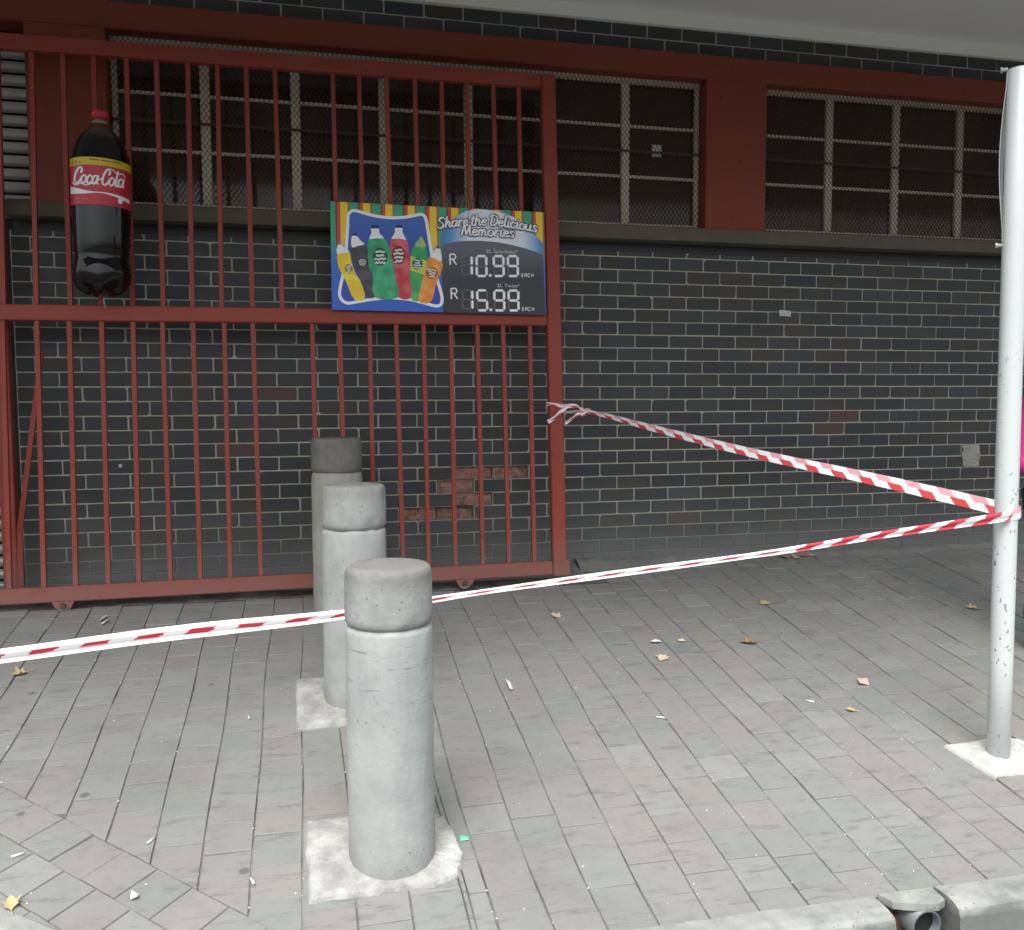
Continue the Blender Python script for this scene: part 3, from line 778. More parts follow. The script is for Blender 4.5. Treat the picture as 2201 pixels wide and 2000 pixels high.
def ell(cx, cy, rx, ry, rot=0, n=20):
    return [(cx+rx*math.cos(t)*math.cos(rot)-ry*math.sin(t)*math.sin(rot), cy+rx*math.cos(t)*math.sin(rot)+ry*math.sin(t)*math.cos(rot)) for t in [2*math.pi*i/n for i in range(n)]]
BT = [
 ('dark', [(360,500),(355,340),(385,300),(460,310),(510,380),(580,445),(470,480)], [(355,505),(470,480),(580,448),(640,600),(650,860),(720,1050),(745,1360),(600,1362),(500,1050),(420,850),(348,640)], (.035,.033,.035), (.09,.085,.09), (540,760,105,75,.05), (415,275,45,22)),
 ('lime', [(1450,480),(1520,360),(1545,325),(1580,325),(1600,370),(1640,500)], [(1395,565),(1450,478),(1545,492),(1640,510),(1662,680),(1620,1000),(1540,1405),(1370,1400),(1355,1000),(1378,700)], (.02,.36,.10), (.10,.52,.10), (1490,790,90,105,.1), None),
 ('yellow', [(100,620),(103,490),(160,452),(245,525),(318,577),(210,605)], [(103,622),(210,605),(318,580),(352,760),(420,960),(500,1100),(578,1388),(390,1418),(250,1100),(130,860)], (.88,.58,.01), (.92,.78,.03), (300,880,68,85,-.15), None),
 ('orange', [(1698,662),(1768,602),(1818,522),(1885,528),(1908,742),(1800,705)], [(1688,678),(1800,708),(1906,748),(1916,880),(1800,1150),(1720,1442),(1500,1432),(1580,1050),(1638,850)], (.88,.27,.02), (.92,.42,.08), (1735,950,100,105,.25), (1850,510,38,20)),
 ('red', [(1050,357),(1112,245),(1115,170),(1240,170),(1243,245),(1302,370),(1180,350)], [(1040,362),(1180,352),(1310,372),(1352,600),(1362,850),(1350,1000),(1372,1374),(1160,1374),(1100,1050),(1090,850),(1028,600)], (.56,.02,.04), (.72,.13,.15), (1170,640,115,165,0), (1183,140,62,26)),
 ('green', [(665,357),(706,250),(702,180),(835,180),(838,250),(917,342),(790,348)], [(650,368),(790,350),(920,347),(1022,520),(1042,650),(1080,850),(1092,1000),(1152,1374),(740,1374),(720,1000),(650,850),(638,600)], (.01,.30,.12), (.05,.50,.22), (850,670,130,160,0), (768,142,66,28)),
]
for i, (nm, neck, body, c, hi, lab, cap) in enumerate(BT):
    d = .0022+i*.0005
    b = art('printed_bottle', [Z4(smooth(body))], d, pgrad('print_'+nm, c, hi), label='printed '+nm+' bottle on the board')
    def sub(name, polys, dd, mat):
        o = art(name, polys, dd, mat); o.parent = b; return o
    sub('neck', [Z4(smooth(neck))], d+.0001, WH if nm != 'lime' else pgrad('print_limeneck', (.25,.5,.15), (.45,.6,.2)))
    if cap: sub('cap', [Z4(ell(*cap))], d+.0001, DK)
    if nm == 'lime': sub('band', [Z4([(1372,655),(1500,690),(1655,740),(1615,990),(1500,945),(1368,905)])], d+.0001, flat('print_yellowgreen', (.60,.66,.10)))
    cx, cy, rx, ry, ro = lab
    sub('label_patch', [Z4(ell(cx, cy, rx, ry, ro))], d+.0002, flat('print_lab_'+nm, tuple(x*.35 for x in c)))
    strokes = MB(); f = layer(d+.0003)
    for r_ in range(4):  # illegible white label print
        yy = cy-ry*.55+ry*.4*r_; ww = rx*(.45+.35*((r_*37+i*13) % 10)/10)
        pts = [(cx-ww+2*ww*t/8, yy+random.uniform(-.09, .09)*ry+(ro*(t-4)*ww/4)) for t in range(9)]
        vs2, fs2 = ribbon2d(Z4(pts), ry*.10); strokes.add([f(v.x, v.y) for v in vs2], fs2)
    obj('label_print', mesh('label_print', strokes.v, strokes.f), flat('print_labwhite', (.75,.78,.76)), b)
# slogan
def baseline(pts):
    def f(x):
        P = pts
        x0 = P[0][0]+x
        for i in range(len(P)-1):
            if x0 <= P[i+1][0] or i == len(P)-2:
                t = (x0-P[i][0])/(P[i+1][0]-P[i][0]); y = P[i][1]+(P[i+1][1]-P[i][1])*t
                return (x0, y, 0)
    return f
B1 = [(1002,292),(1080,282),(1160,274),(1240,268),(1317,264),(1400,263),(1468,266),(1560,276),(1650,290),(1750,307),(1860,328)]
B2 = [(1200,352),(1300,352),(1400,354),(1500,359),(1600,366),(1700,374)]
nav = flat('print_outline', (.035,.04,.10)); whi = flat('print_letter_white', (.94,.94,.95))
for tx, B, wd in (('Share the Delicious', B1, 845), ('Memories', B2, 455)):
    for wid, dep, mat, nm in ((30, .0060, nav, 'lettering_outline'), (15, .0068, whi, 'lettering')):
        lm = lettering(tx, baseline(B), None, -52, wid, layer(dep), .10, R(35) if nm == 'lettering' else None, wd)
        obj(nm, mesh(nm, lm.v, lm.f), mat, sign, label='printed words '+tx if nm == 'lettering' else None)
# prices in seven-segment figures
SEG = {'a': (0,0,1,0), 'b': (1,0,1,.5), 'c': (1,.5,1,1), 'd': (0,1,1,1), 'e': (0,.5,0,1), 'f': (0,0,0,.5), 'g': (0,.5,1,.5)}
DIG = {'0': 'abcdef', '1': 'bc', '5': 'afgcd', '9': 'abcdfg', 'E': 'afged', 'A': 'abcefg', 'C': 'afed', 'H': 'bcefg', 'R': 'abefg'}
def seg_figure(m, ch, x, y, w_, h, t, dep, ghost=None):
    f = layer(dep); fg = layer(dep-.0004)
    for s_, (a, b, c, d) in SEG.items():
        on = s_ in DIG.get(ch, '')
        x0, y0, x1, y1 = x+a*w_, y+b*h, x+c*w_, y+d*h
        tgt, ff, tt = (m, f, t) if on else (ghost, fg, t*.55)
        if tgt is None: continue
        e = tt*.38
        if abs(y1-y0) < 1e-6: q = [(x0+e*.4, y0), (x0+e*1.6, y0-tt/2), (x1-e*1.6, y0-tt/2), (x1-e*.4, y0), (x1-e*1.6, y0+tt/2), (x0+e*1.6, y0+tt/2)]
        else: q = [(x0, y0+e*.4), (x0+tt/2, y0+e*1.6), (x0+tt/2, y1-e*1.6), (x0, y1-e*.4), (x0-tt/2, y1-e*1.6), (x0-tt/2, y0+e*1.6)]
        tgt.add([ff(a_, b_) for a_, b_ in q], [tuple(range(6))])
wht = flat('print_price_white', (.95,.96,.95)); gho = flat('print_ghost_grey', (.13,.14,.15))
for (pr, y0, rx, ey) in (('10.99', 527, 1106, 682), ('15.99', 824, 1111, 972)):
    g = MB(); f = layer(.0030)
    def glyph(fn, lab=None):
        m = MB(); fn(m); o = obj('figure', mesh('figure', m.v, m.f), wht, sign)
        if lab: o['label'] = lab
    seg_figure(MB(), ' ', 1208, y0, 66, 160, 17, .0030, g)
    for ch, x in zip(pr.replace('.', ''), (1214, 1332, 1477, 1597)):
        if ch == '1' and x == 1214: glyph(lambda m: seg_figure(m, '1', 1222, y0, 68, 168, 21, .0030, None))
        else: glyph(lambda m: seg_figure(m, ch, x, y0+3, 82, 172, 21, .0030, g))
    glyph(lambda m: m.add([f(a, b) for a, b in ell(1445, y0+170, 13, 13)], [tuple(range(20))]))
    def rr(m):
        for q in ([(rx, y0+78), (rx, y0-14)], [(rx, y0-14), (rx+38, y0-14), (rx+50, y0+8), (rx+38, y0+30), (rx, y0+30)], [(rx+22, y0+30), (rx+54, y0+78)]):
            v2, f2 = ribbon2d(q, 12); m.add([f(v.x, v.y) for v in v2], f2)
    glyph(rr)
    for ch, x in zip('EACH', (1710, 1737, 1764, 1791)): glyph(lambda m: seg_figure(m, ch, x, ey, 16, 28, 6, .0030, None))
    obj('unlit_segments', mesh('unlit_segments', g.v, g.f), gho, sign)
for tx, x, y, wd in (('2L Sparletta*', 1412, 500, 268), ('2L Twist*', 1500, 797, 190)):
    me = fontmesh(tx, 1.0); xs = [v.co.x for v in me.vertices]; s_ = wd/(max(xs)-min(xs)); f = layer(.0030)
    for v in me.vertices: v.co = Vector(f(x+v.co.x*s_, y+(v.co.x*s_)*.03-v.co.y*42))
    obj('product_name', me, flat('print_small_white', (.62,.66,.68)), sign)
# tie wire from the window mesh to the board
m = MB(); m.tube([(-.62,.02,2.33), (-.64,-.16,2.28), (-.66,-.325,2.14), (-.665,-.322,2.06)], .0022, 6); m.tube([(-.62,.02,2.33), (-.65,-.16,2.27), (-.70,-.322,2.13)], .0018, 6)
m.tube([(-.628,.015,2.335), (-.612,.01,2.325), (-.622,.012,2.318)], .006, 6)
m.build('tie_wire', M['wire'], label='thin wire tying the price board to the window mesh', cat='wire')

# ------------------------------------------------------------------ giant display bottle
BR, BHh = .147, .957
bot = empty('display_bottle', (-2.578, -.400, 1.592), label='giant plastic cola display bottle with red label hung on the gate', cat='bottle')
bot.rotation_euler = (0, R(1.3), 0); bot.scale = (.95, .95, .965)
k1 = .147/258
prof = [(1660,110),(1645,160),(1620,205),(1590,232),(1560,247),(1520,256),(1480,258),(1440,256),(1400,250),(1365,242),(1335,236),(1305,238),(1260,244),(1180,247),(1100,249),(1000,251),(900,254),(700,255),(520,254),(470,249),(430,241),(400,233),(360,219),(320,199),(280,172),(250,148),(220,117),(195,90),(178,72),(165,62),(150,62)]
n = 60; vs_ = []; fs_ = []
for (py, hw) in prof:
    z = (1660-py)*BHh/1605.
    for kk in range(n):
        a = 2*math.pi*kk/n; r_ = hw*k1; zz = z
        lob = max(0, 1-z/.11)
        r_ *= 1-.16*lob*(.5-.5*math.cos(5*a+1.2)); zz = z+.05*lob*lob*(.5-.5*math.cos(5*a+1.2))
        vs_.append((r_*math.cos(a), r_*math.sin(a), zz))
for i in range(len(prof)-1):
    for kk in range(n): fs_.append((i*n+kk, i*n+(kk+1) % n, (i+1)*n+(kk+1) % n, (i+1)*n+kk))
fs_.append(tuple(range(n-1, -1, -1))); fs_.append(tuple((len(prof)-1)*n+kk for kk in range(n)))
split = 22
k = NT('cola_plastic'); z = k.sep(k.coord('Object'))[2]
k.col(k.ramp(z, [(.80, (.006,.005,.005)), (.815, (.035,.022,.014)), (.87, (.075,.045,.028))])).rough(.07)
k.b.inputs['Specular IOR Level'].default_value = .4; k.b.inputs['Roughness'].default_value = .04
obj('body', mesh('body', vs_, fs_, True), k.m, bot)
zc = lambda py: (1660-py)*BHh/1605.
m = MB(); m.lathe([(.034, zc(168)), (.041, zc(165)), (.041, zc(152)), (.034, zc(150)), (.034, zc(128))], 32); m.build('neck_ring', flat('clear_ring', (.25,.22,.18), .15), bot, True)
m = MB(); m.lathe([(.038, zc(126)), (.0435, zc(124)), (.0445, zc(75)), (.042, zc(60)), (.036, zc(55)), (.0, zc(54))], 40); m.build('cap', plain('cap_red', (.50,.015,.03), .35, .1), bot, True)
def shell(z0, z1, dr, a0, a1, nn=60):
    vs = []; fs = []
    for i in range(nn+1):
        a = a0+(a1-a0)*i/nn
        for z in (z0, z1): vs.append(((.1458+dr)*math.cos(a), (.1458+dr)*math.sin(a), z))
    for i in range(nn): fs.append((2*i, 2*i+2, 2*i+3, 2*i+1))
    return vs, fs
v_, f_ = shell(zc(905), zc(573), .0022, 0, 2*math.pi, 90); lb = obj('label', mesh('label', v_, f_, True), plain('label_red', (.50,.02,.045), .38, .06, 6), bot)
v_, f_ = shell(zc(573), zc(508), .0022, 0, 2*math.pi, 90); obj('label_stripe', mesh('label_stripe', v_, f_, True), plain('label_yellow', (.62,.47,.015), .4, .06), bot)
front = math.atan2(CAM.y+.40, CAM.x+2.578)
def cyl(dr):
    def f(px, py, e=0):        # artwork px (crop) -> around the label, centre at 340
        u = max(-.98, min(.98, (px-342)/258.)); a = front+math.asin(u); 
        skew = (px-342)*.06+ (28*(1-math.sqrt(1-u*u)))   # undo the print's perspective
        r_ = .1458+dr+e*.05
        return (r_*math.cos(a), r_*math.sin(a), zc(py-skew))
    return f
lw = flat('label_white', (.84,.84,.83), .35)
def bl(y0, x0):
    return lambda x: (x0+x, y0+.06*x, 0)
lm = lettering('Coca-Cola', bl(722, 112), None, -72, 15, cyl(.0036), .22, R(25), 418)
obj('lettering', mesh('lettering', lm.v, lm.f), lw, lb, label='white script lettering on the red label')
m = MB(); f = cyl(.0032)
def strip(top, bot_):
    nn = len(top); m.add([f(*p) for p in top]+[f(*p) for p in bot_], [(i, i+1, nn+i+1, nn+i) for i in range(nn-1)])
X = [88+ (578-88)*i/24 for i in range(25)]
def tp(x): t = (x-88)/490; return 748+50*math.sin(min(1, t*2.2)*1.45) if t < .45 else 797+(t-.45)**2*150
def bt(x):
    t = (x-88)/490; wv = 62*(1-t*2.1) if t < .4 else 8+max(0, (t-.55))*60
    return tp(x)+max(7, wv)
strip([(x, tp(x)) for x in X], [(x, bt(x)) for x in X])
for q in ([(108,715),(130,738),(180,726),(215,742),(270,726)],):
    v2, f2 = ribbon2d([(p.x, p.y) for p in catmull([(a, b, 0) for a, b in q], 6)], 9); m.add([f(v.x, v.y) for v in v2], f2)
v2, f2 = ribbon2d([(p.x, p.y) for p in catmull([(392,600),(440,610),(480,640),(520,632),(545,655)] and [(392,600,0),(440,606,0),(480,636,0),(520,630,0),(545,655,0)], 6)], 8); m.add([f(v.x, v.y) for v in v2], f2)
m.add([f(a, b) for a, b in ell(500, 862, 21, 26)], [tuple(range(20))])
obj('swash', mesh('swash', m.v, m.f), lw, lb)
for tx, x, y, wd, hgt, mt in (('2.2 L', 98, 556, 82, 34, flat('label_black', (.05,.04,.01))), ('SOFT DRINK', 122, 862, 122, 24, flat('label_pink', (.60,.30,.33)))):
    me = fontmesh(tx, 1.0); xs = [v.co.x for v in me.vertices]; s_ = wd/(max(xs)-min(xs)); f = cyl(.0036)
    for v in me.vertices: v.co = Vector(f(x+v.co.x*s_, y-v.co.y*hgt+(v.co.x*s_)*.03))
    obj('small_print', me, mt, lb)
m = MB(); f = cyl(.0036)
for i in range(18):
    x = 252+i*16; 
    if i % 6 == 5: continue
    m.add([f(x, 518+(x-252)*.07), f(x+11, 518+(x-241)*.07), f(x+11, 531+(x-241)*.07), f(x, 531+(x-252)*.07)], [(0,1,2,3)])
obj('stripe_print', mesh('stripe_print', m.v, m.f), flat('label_brown', (.12,.09,.01)), lb)
m = MB(); m.tube([(0,.03,.0), (0,.03,-.03), (.004,.05,-.05)], .006, 6); m.build('hanger', M['wire'], bot)
m = MB(); m.tube([(-.1,.14,.62), (0,.15,.62), (.1,.14,.62)], .004, 6); m.build('tie', M['wire'], bot)

# ------------------------------------------------------------------ bollards
def bollard(x, y, r_, h, ms, mc, label, lean=(0, 0)):
    z0 = gz(x, y)-.01
    b = empty('bollard', (x, y, z0), label=label, cat='bollard', group='concrete bollards standing in a row')
    b.rotation_euler = (lean[0], lean[1], 0)
    g = h-.182
    n = 84
    def lat(prof, nm, mat, jit):
        vs = []; fs = []; rng = random.Random(int(x*1000)+len(prof))
        ph = [rng.uniform(0, 6.3) for _ in range(4)]
        zlo, zhi = prof[0][1], prof[-1][1]
        dents = [(rng.uniform(0, 6.3), rng.choice([zhi-.004, zhi-.01, rng.uniform(max(zlo, 0), zhi)]), rng.uniform(.018, .04), rng.uniform(.03, .085)) for _ in range(7)]
        for (rr, z) in prof:
            for k in range(n):
                a = 2*math.pi*k/n
                d = 1+jit*(math.sin(3*a+ph[0]+z*9)*.35+math.sin(7*a+ph[1]-z*21)*.3+rng.uniform(-.5, .5)*.5)
                for (da, dz_, ds, dd) in dents:
                    w_ = ((a-da+math.pi) % (2*math.pi)-math.pi)*rr; q_ = (w_*w_+(z-dz_)**2)/(ds*ds)
                    if q_ < 4: d -= dd*math.exp(-q_*1.5)*.8
                vs.append((rr*d*math.cos(a), rr*d*math.sin(a), z+rng.uniform(-.5, .5)*jit*.1*(1 if rr > 0 else 0)))
        for i in range(len(prof)-1):
            for k in range(n): fs.append((i*n+k, i*n+(k+1) % n, (i+1)*n+(k+1) % n, (i+1)*n+k))
        fs.append(tuple((len(prof)-1)*n+k for k in range(n)))
        return obj(nm, mesh(nm, vs, fs, True), mat, b)
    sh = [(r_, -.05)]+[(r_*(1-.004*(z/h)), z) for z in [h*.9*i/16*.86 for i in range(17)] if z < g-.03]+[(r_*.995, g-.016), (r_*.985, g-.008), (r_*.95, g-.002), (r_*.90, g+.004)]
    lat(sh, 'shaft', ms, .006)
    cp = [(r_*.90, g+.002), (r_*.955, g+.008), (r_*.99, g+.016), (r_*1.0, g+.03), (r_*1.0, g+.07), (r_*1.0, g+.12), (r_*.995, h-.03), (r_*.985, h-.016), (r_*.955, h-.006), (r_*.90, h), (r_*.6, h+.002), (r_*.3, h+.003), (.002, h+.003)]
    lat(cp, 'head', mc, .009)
    return b
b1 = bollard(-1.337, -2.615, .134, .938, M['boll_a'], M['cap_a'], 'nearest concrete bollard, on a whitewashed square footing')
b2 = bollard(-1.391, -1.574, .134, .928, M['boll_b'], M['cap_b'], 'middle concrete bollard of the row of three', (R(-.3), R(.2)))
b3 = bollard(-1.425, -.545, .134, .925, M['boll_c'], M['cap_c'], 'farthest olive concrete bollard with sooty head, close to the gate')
def pad(poly, base, par, mat, h=.018):
    out = []
    for i in range(len(poly)):
        a, b = poly[i], poly[(i+1) % len(poly)]
        for t in range(5):
            u = t/5; out.append((a[0]+(b[0]-a[0])*u+random.uniform(-.004, .004), a[1]+(b[1]-a[1])*u+random.uniform(-.004, .004)))
    cx = sum(a for a, b in out)/len(out); cy = sum(b for a, b in out)/len(out)
    n = len(out); vs = []; fs = []
    rings = [(1.0, -.02), (1.0, .001), (.975, h*.75), (.88, h), (.6, h+.002), (.3, h+.003)]
    for s_, d in rings:
        for a, b in out:
            x, y = cx+(a-cx)*s_, cy+(b-cy)*s_
            vs.append((x-base.location.x, y-base.location.y, gz(x, y)+d+(random.uniform(-.002, .002) if 0 < d else 0)-base.location.z))
    for i in range(len(rings)-1):
        for k in range(n): fs.append((i*n+k, i*n+(k+1) % n, (i+1)*n+(k+1) % n, (i+1)*n+k))
    fs.append(tuple((len(rings)-1)*n+k for k in range(n)))
    return obj('footing', mesh('footing', vs, fs), mat, par)
pad(pads['a'], b1, b1, M['pad']); pad(pads['b'], b2, b2, M['pad'])

# ------------------------------------------------------------------ pole
k = NT('pole_white_paint'); p = k.coord('Object'); n_ = k.noise(p, 3, 4); st = k.n('ShaderNodeMapping'); st.inputs['Scale'].default_value = (1, 1, .55); k.l(p, st.inputs[0])
zz = k.sep(p)[2]
chip = k.math('MULTIPLY', k.ramp(k.noise(st.outputs[0], 62, 3, .55), [(.645, 0.0), (.67, 1.0)]), k.ramp(k.noise(p, 5, 2), [(.42, 0.0), (.52, 1.0)]))
chip = k.math('MULTIPLY', chip, k.ramp(k.math('DIVIDE', zz, 2.7), [(.0, 1.0), (.48, 1.0), (.62, .1)]))
k.col(k.mix(k.math('MULTIPLY', chip, .85), k.mix(n_, (.53,.575,.565), (.60,.645,.635)), (.09,.09,.085))).rough(.35); M['pole'] = k.m
pb = (1.060, -2.440, gz(1.060, -2.44)); PR = .0418
pole = empty('sign_pole', pb, label='tall white painted steel pole with chipped paint at the right', cat='pole')
pole.rotation_euler = (R(.2), R(-.5), 0)
PH = 2.637
m = MB(); m.lathe([(PR, -.05), (PR, .4), (PR, .9), (PR, 1.4), (PR, 2.0), (PR, PH-.004), (PR-.003, PH), (PR-.008, PH+.001)], 40); m.build('tube', M['pole'], pole, True)
vd = Vector((pb[0]-CAM.x, pb[1]-CAM.y, 0)).normalized(); sdv = Vector((-vd.y, vd.x, 0))   # sideways (left)
m = MB(); vs_ = []; fs_ = []                 # parking-sign plate seen edge on, slightly bowed
for i in range(13):
    t = i/12; z = 2.005+.62*t; bow = .017*math.sin(math.pi*min(1, max(0, (t-.06)/.88)))**1.0
    for (d, s_) in ((-.02, PR*.92+bow), (.36, PR*.92+bow*.6), (.36, PR*.92+bow*.6+.003), (-.02, PR*.92+bow+.003)):
        q = vd*d+sdv*s_; vs_.append((q.x, q.y, z))
for i in range(12):
    for k_ in range(4): fs_.append((i*4+k_, i*4+(k_+1) % 4, i*4+4+(k_+1) % 4, i*4+4+k_))
fs_ += [(0,1,2,3), (48,49,50,51)]
m.add(vs_, fs_); m.build('sign_plate', plain('sign_back_grey', (.34,.35,.36), .4, .1, 10, .4), pole)
for z in (1.995, 2.64):
    q = sdv*(PR+.008)+vd*-.01; m = MB(); m.tube([q-sdv*.012+Vector((0,0,z)), q+sdv*.012+Vector((0,0,z))], .007, 8); m.tube([q+sdv*.006+Vector((0,0,z)), q+sdv*.012+Vector((0,0,z))], .011, 6); m.build('bolt', M['slat'], pole)
pp = pad(pads['p'], empty('tmp', pb), pole, M['padw']); bpy.data.objects.remove(bpy.data.objects['tmp'])

# ------------------------------------------------------------------ barrier tape
def ribbon(path, wid, ang, name, parent, seg=10, u0=0.0, mat=None):
    P = catmull(path, seg) if len(path) > 2 else [Vector(path[0]).lerp(Vector(path[1]), i/30) for i in range(31)]
    n = len(P); vs = []; us = []; L = u0
    for i, p in enumerate(P):
        t = i/(n-1)
        if i: L += (p-P[i-1]).length
        T_ = (P[min(i+1, n-1)]-P[max(i-1, 0)]).normalized()
        up = Vector((0, 0, 1)); up = (up-T_*up.dot(T_)).normalized(); sd_ = T_.cross(up)
        a = ang(t); c = up*math.cos(a)+sd_*math.sin(a); h = wid(t)/2
        for q in (-1, -.33, .33, 1):
            vs.append(p+c*h*q+sd_*math.cos(a)*((.002*math.sin(L*23+q*2)) if mat is None else {-1: .007, -.33: -.005, .33: .010, 1: -.002}[q]*min(1, wid(t)/.035))); us.append((L, (q+1)/2))
    fs = []
    for i in range(n-1):
        for k in range(3): fs.append((i*4+k, i*4+k+1, i*4+4+k+1, i*4+4+k))
    me = mesh(name, vs, fs, True); uvl = me.uv_layers.new(name='UVMap')
    for lp in me.loops: uvl.data[lp.index].uv = us[lp.vertex_index]
    return obj(name, me, mat or M['tape'], parent)
tape = empty('barrier_tape', (1.03, -2.47, .6), label='red and white striped barrier tape strung from gate to pole and past the bollards', cat='tape')
off = Vector(tape.location)
def rel(l): return [Vector(p)-off for p in l]
low = [(-3.6,-2.47,.246), (-3.0,-2.468,.268), (-2.473,-2.465,.302), (-2.017,-2.463,.338), (-1.55,-2.462,.362), (-1.345,-2.462,.378), (-1.15,-2.46,.402), (-.75,-2.462,.438), (.014,-2.466,.500), (.50,-2.474,.552), (.86,-2.482,.587), (1.030,-2.486,.606)]
ribbon(rel(low), lambda t: .043 if t < .30 else (.043-(t-.30)*.16 if t < .42 else (.019+.003*math.sin(t*40) if t < .72 else .019+(t-.72)*.07)), lambda t: -R(6)+R(12)*math.sin(t*9), 'tape_run', tape, 10, 0.0, M['tape2'])
wrap = [(1.030,-2.486,.606), (1.062,-2.4885,.611), (1.096,-2.470,.614), (1.105,-2.435,.617), (1.085,-2.400,.622), (1.045,-2.396,.628), (1.012,-2.43,.632)]
ribbon(rel(wrap), lambda t: .046, lambda t: R(4), 'tape_wrap', tape, 6, 4.7)
kn = (.045, -.300, .988)
up_ = [(1.012,-2.43,.632), (.80,-1.955,.708), (.55,-1.42,.788), (.30,-.865,.885), (.14,-.51,.953), kn]
ribbon(rel(up_), lambda t: .056-.036*t**1.3, lambda t: R(6)+R(10)*math.sin(t*5), 'tape_run', tape, 10, .05)
yg = -.365+.205*(.98/2.95); L0, L1 = -.194, -.106      # left and right faces of the gate post at this height
for path, wv in (([kn, (.005,-.305,1.005), (-.03,-.33,1.02), (L1,yg-.037,1.020), (L0+.02,yg-.036,1.030), (L0-.006,yg-.01,1.030), (L0,yg+.035,1.018)], .022),
                 ([kn, (.0,-.29,.988), (-.05,-.28,.985), (L1,yg+.036,.99), (L0,yg+.036,1.012)], .014),
                 ([(-.04,-.33,1.02), (-.085,yg-.042,1.018), (-.115,yg-.044,.995), (-.15,yg-.044,.962), (-.185,yg-.046,.938), (-.205,yg-.046,.928)], .025),
                 ([kn, (.015,-.32,.972), (-.01,-.325,.975), (-.04,-.33,.955), (-.075,-.335,.932), (-.098,-.337,.918)], .019),
                 ([(.05,-.305,1.0), (.03,-.325,.975), (.005,-.32,.965), (.01,-.30,.985), (.04,-.295,.995)], .020)):
    ribbon(rel(path), lambda t, wv=wv: wv, lambda t: R(30)*math.sin(t*7), 'tape_tail', tape, 6, random.random())
m = MB(); q = Vector(kn)-off; m.tube([q+Vector((.02,-.006,.008)), q+Vector((.0,-.012,.0)), q+Vector((-.02,-.008,-.012)), q+Vector((-.012,.006,.004)), q+Vector((.014,.004,.012))], [.008,.012,.013,.010,.008], 8)
m.build('knot', plain('crumpled_tape', (.72,.66,.66), .5, .25, 60), tape, True)

# ------------------------------------------------------------------ marks on the wall
m = MB(); m.prism([(1.466,1.640),(1.552,1.634),(1.550,1.598),(1.468,1.602)], -.0065, -.0045, lambda a, b, d: (a, d, b))
st_ = m.build('wall_sticker', flat('paper_white', (.62,.60,.60), .7), label='small white paper sticker on the brick wall', cat='sticker')
m = MB()
for z in (1.629, 1.621, 1.613): m.prism([(1.478,z),(1.540,z-.0035),(1.540,z-.0055),(1.478,z-.002)], -.0075, -.0068, lambda a, b, d: (a, d, b))
m.build('faint_print', flat('paper_print', (.30,.28,.30), .7), st_)
m = MB(); m.box(.598, .662, .0705, .0715, 2.598, 2.672); m.build('window_notice', flat('notice_white', (.78,.78,.76), .7), label='small white notice stuck inside the barred window left of the red pillar', cat='notice')
out = []
for i in range(28):
    a = 2*math.pi*i/28; r_ = 1/max(abs(math.cos(a))**1.0, abs(math.sin(a))**1.0)*.92
    out.append((2.978+.080*min(r_, 1.25)*math.cos(a)*random.uniform(.86, 1.08), .652+.088*min(r_, 1.25)*math.sin(a)*random.uniform(.88, 1.08)))
m = MB(); m.prism(out, -.0075, .004, lambda a, b, d: (a, d, b)); m.build('mortar_patch', m_concrete('rough_render', (.26,.255,.22), (.40,.39,.35), 14, False, 1.0), label='square grey mortar patch on the brick wall near the pole', cat='patch')
m = MB(); m.lathe([(.012, 0), (.011, .006), (.006, .011), (.001, .013)], 14); me = m.me('wall_plug', True); me.transform(Matrix.Translation((-2.60, .0, .696)) @ Matrix.Rotation(R(90), 4, 'X'))
obj('wall_plug', me, flat('plug_white', (.55,.54,.50), .6), label='small round white plug in the wall behind the gate', cat='plug')

# ------------------------------------------------------------------ fallen leaves and litter
def leaf(x, y, s_, rot, c, label, curl=.35, name='dry_leaf', cat='leaf'):
    m = MB(); pts = [(0,-.5),(.10,-.30),(.34,-.26),(.26,-.08),(.46,.10),(.22,.16),(.16,.34),(0,.56),(-.15,.36),(-.24,.15),(-.44,.12),(-.25,-.06),(-.32,-.25),(-.09,-.30)]
    n = len(pts); cc, ss = math.cos(rot), math.sin(rot)
    def P(a, b, k=1.0):
        a, b = a*s_*k, b*s_*k; X_, Y_ = a*cc-b*ss, a*ss+b*cc
        h = .004+curl*(a*a/s_*1.6+abs(b)*.25*(1 if b > 0 else .3))+random.uniform(0, .002)
        return (X_, Y_, gz(x+X_, y+Y_)-gz(x, y)+h)
    vs = [P(0, 0)]+[P(a, b, .5) for a, b in pts]+[P(a, b) for a, b in pts]
    fs = [(0, 1+i, 1+(i+1) % n) for i in range(n)]+[(1+i, 1+n+i, 1+n+(i+1) % n, 1+(i+1) % n) for i in range(n)]
    lf = obj(name, mesh(name, vs, fs, True), c, label=label, cat=cat); lf.location = (x, y, gz(x, y)+.001)
    s2 = MB(); s2.tube([P(0,-.45), P(.03,-.7), P(.08,-.85)], .0012, 5); s2.build('stalk', c, lf)
    return lf
tan_ = plain('leaf_tan', (.50,.40,.22), .7, .25, 60); brn = plain('leaf_brown', (.28,.19,.10), .8, .3, 60); pal = plain('leaf_pale', (.62,.55,.38), .7, .2, 60)
leaf(-.293,-.826,.075,.4,pal,'pale dry leaf on the paving before the right end of the gate')
leaf(.951,-.81,.085,1.9,tan_,'tan dry leaf far back between the gate and the pole')
leaf(.08,-1.399,.085,2.4,pal,'pale star shaped leaf in the middle of the paving')
leaf(2.13,-1.045,.075,1.2,tan_,'curled tan leaf just left of the pole, far back',.8)
leaf(.697,-2.005,.045,1.0,tan_,'small narrow tan leaf left of the pole base')
leaf(-2.819,-1.137,.075,2.2,tan_,'crumpled tan leaf at the left edge below the tape',1.1)
leaf(-2.417,-2.643,.06,.3,tan_,'tan leaf beside the kerb in the bottom left corner',.8)
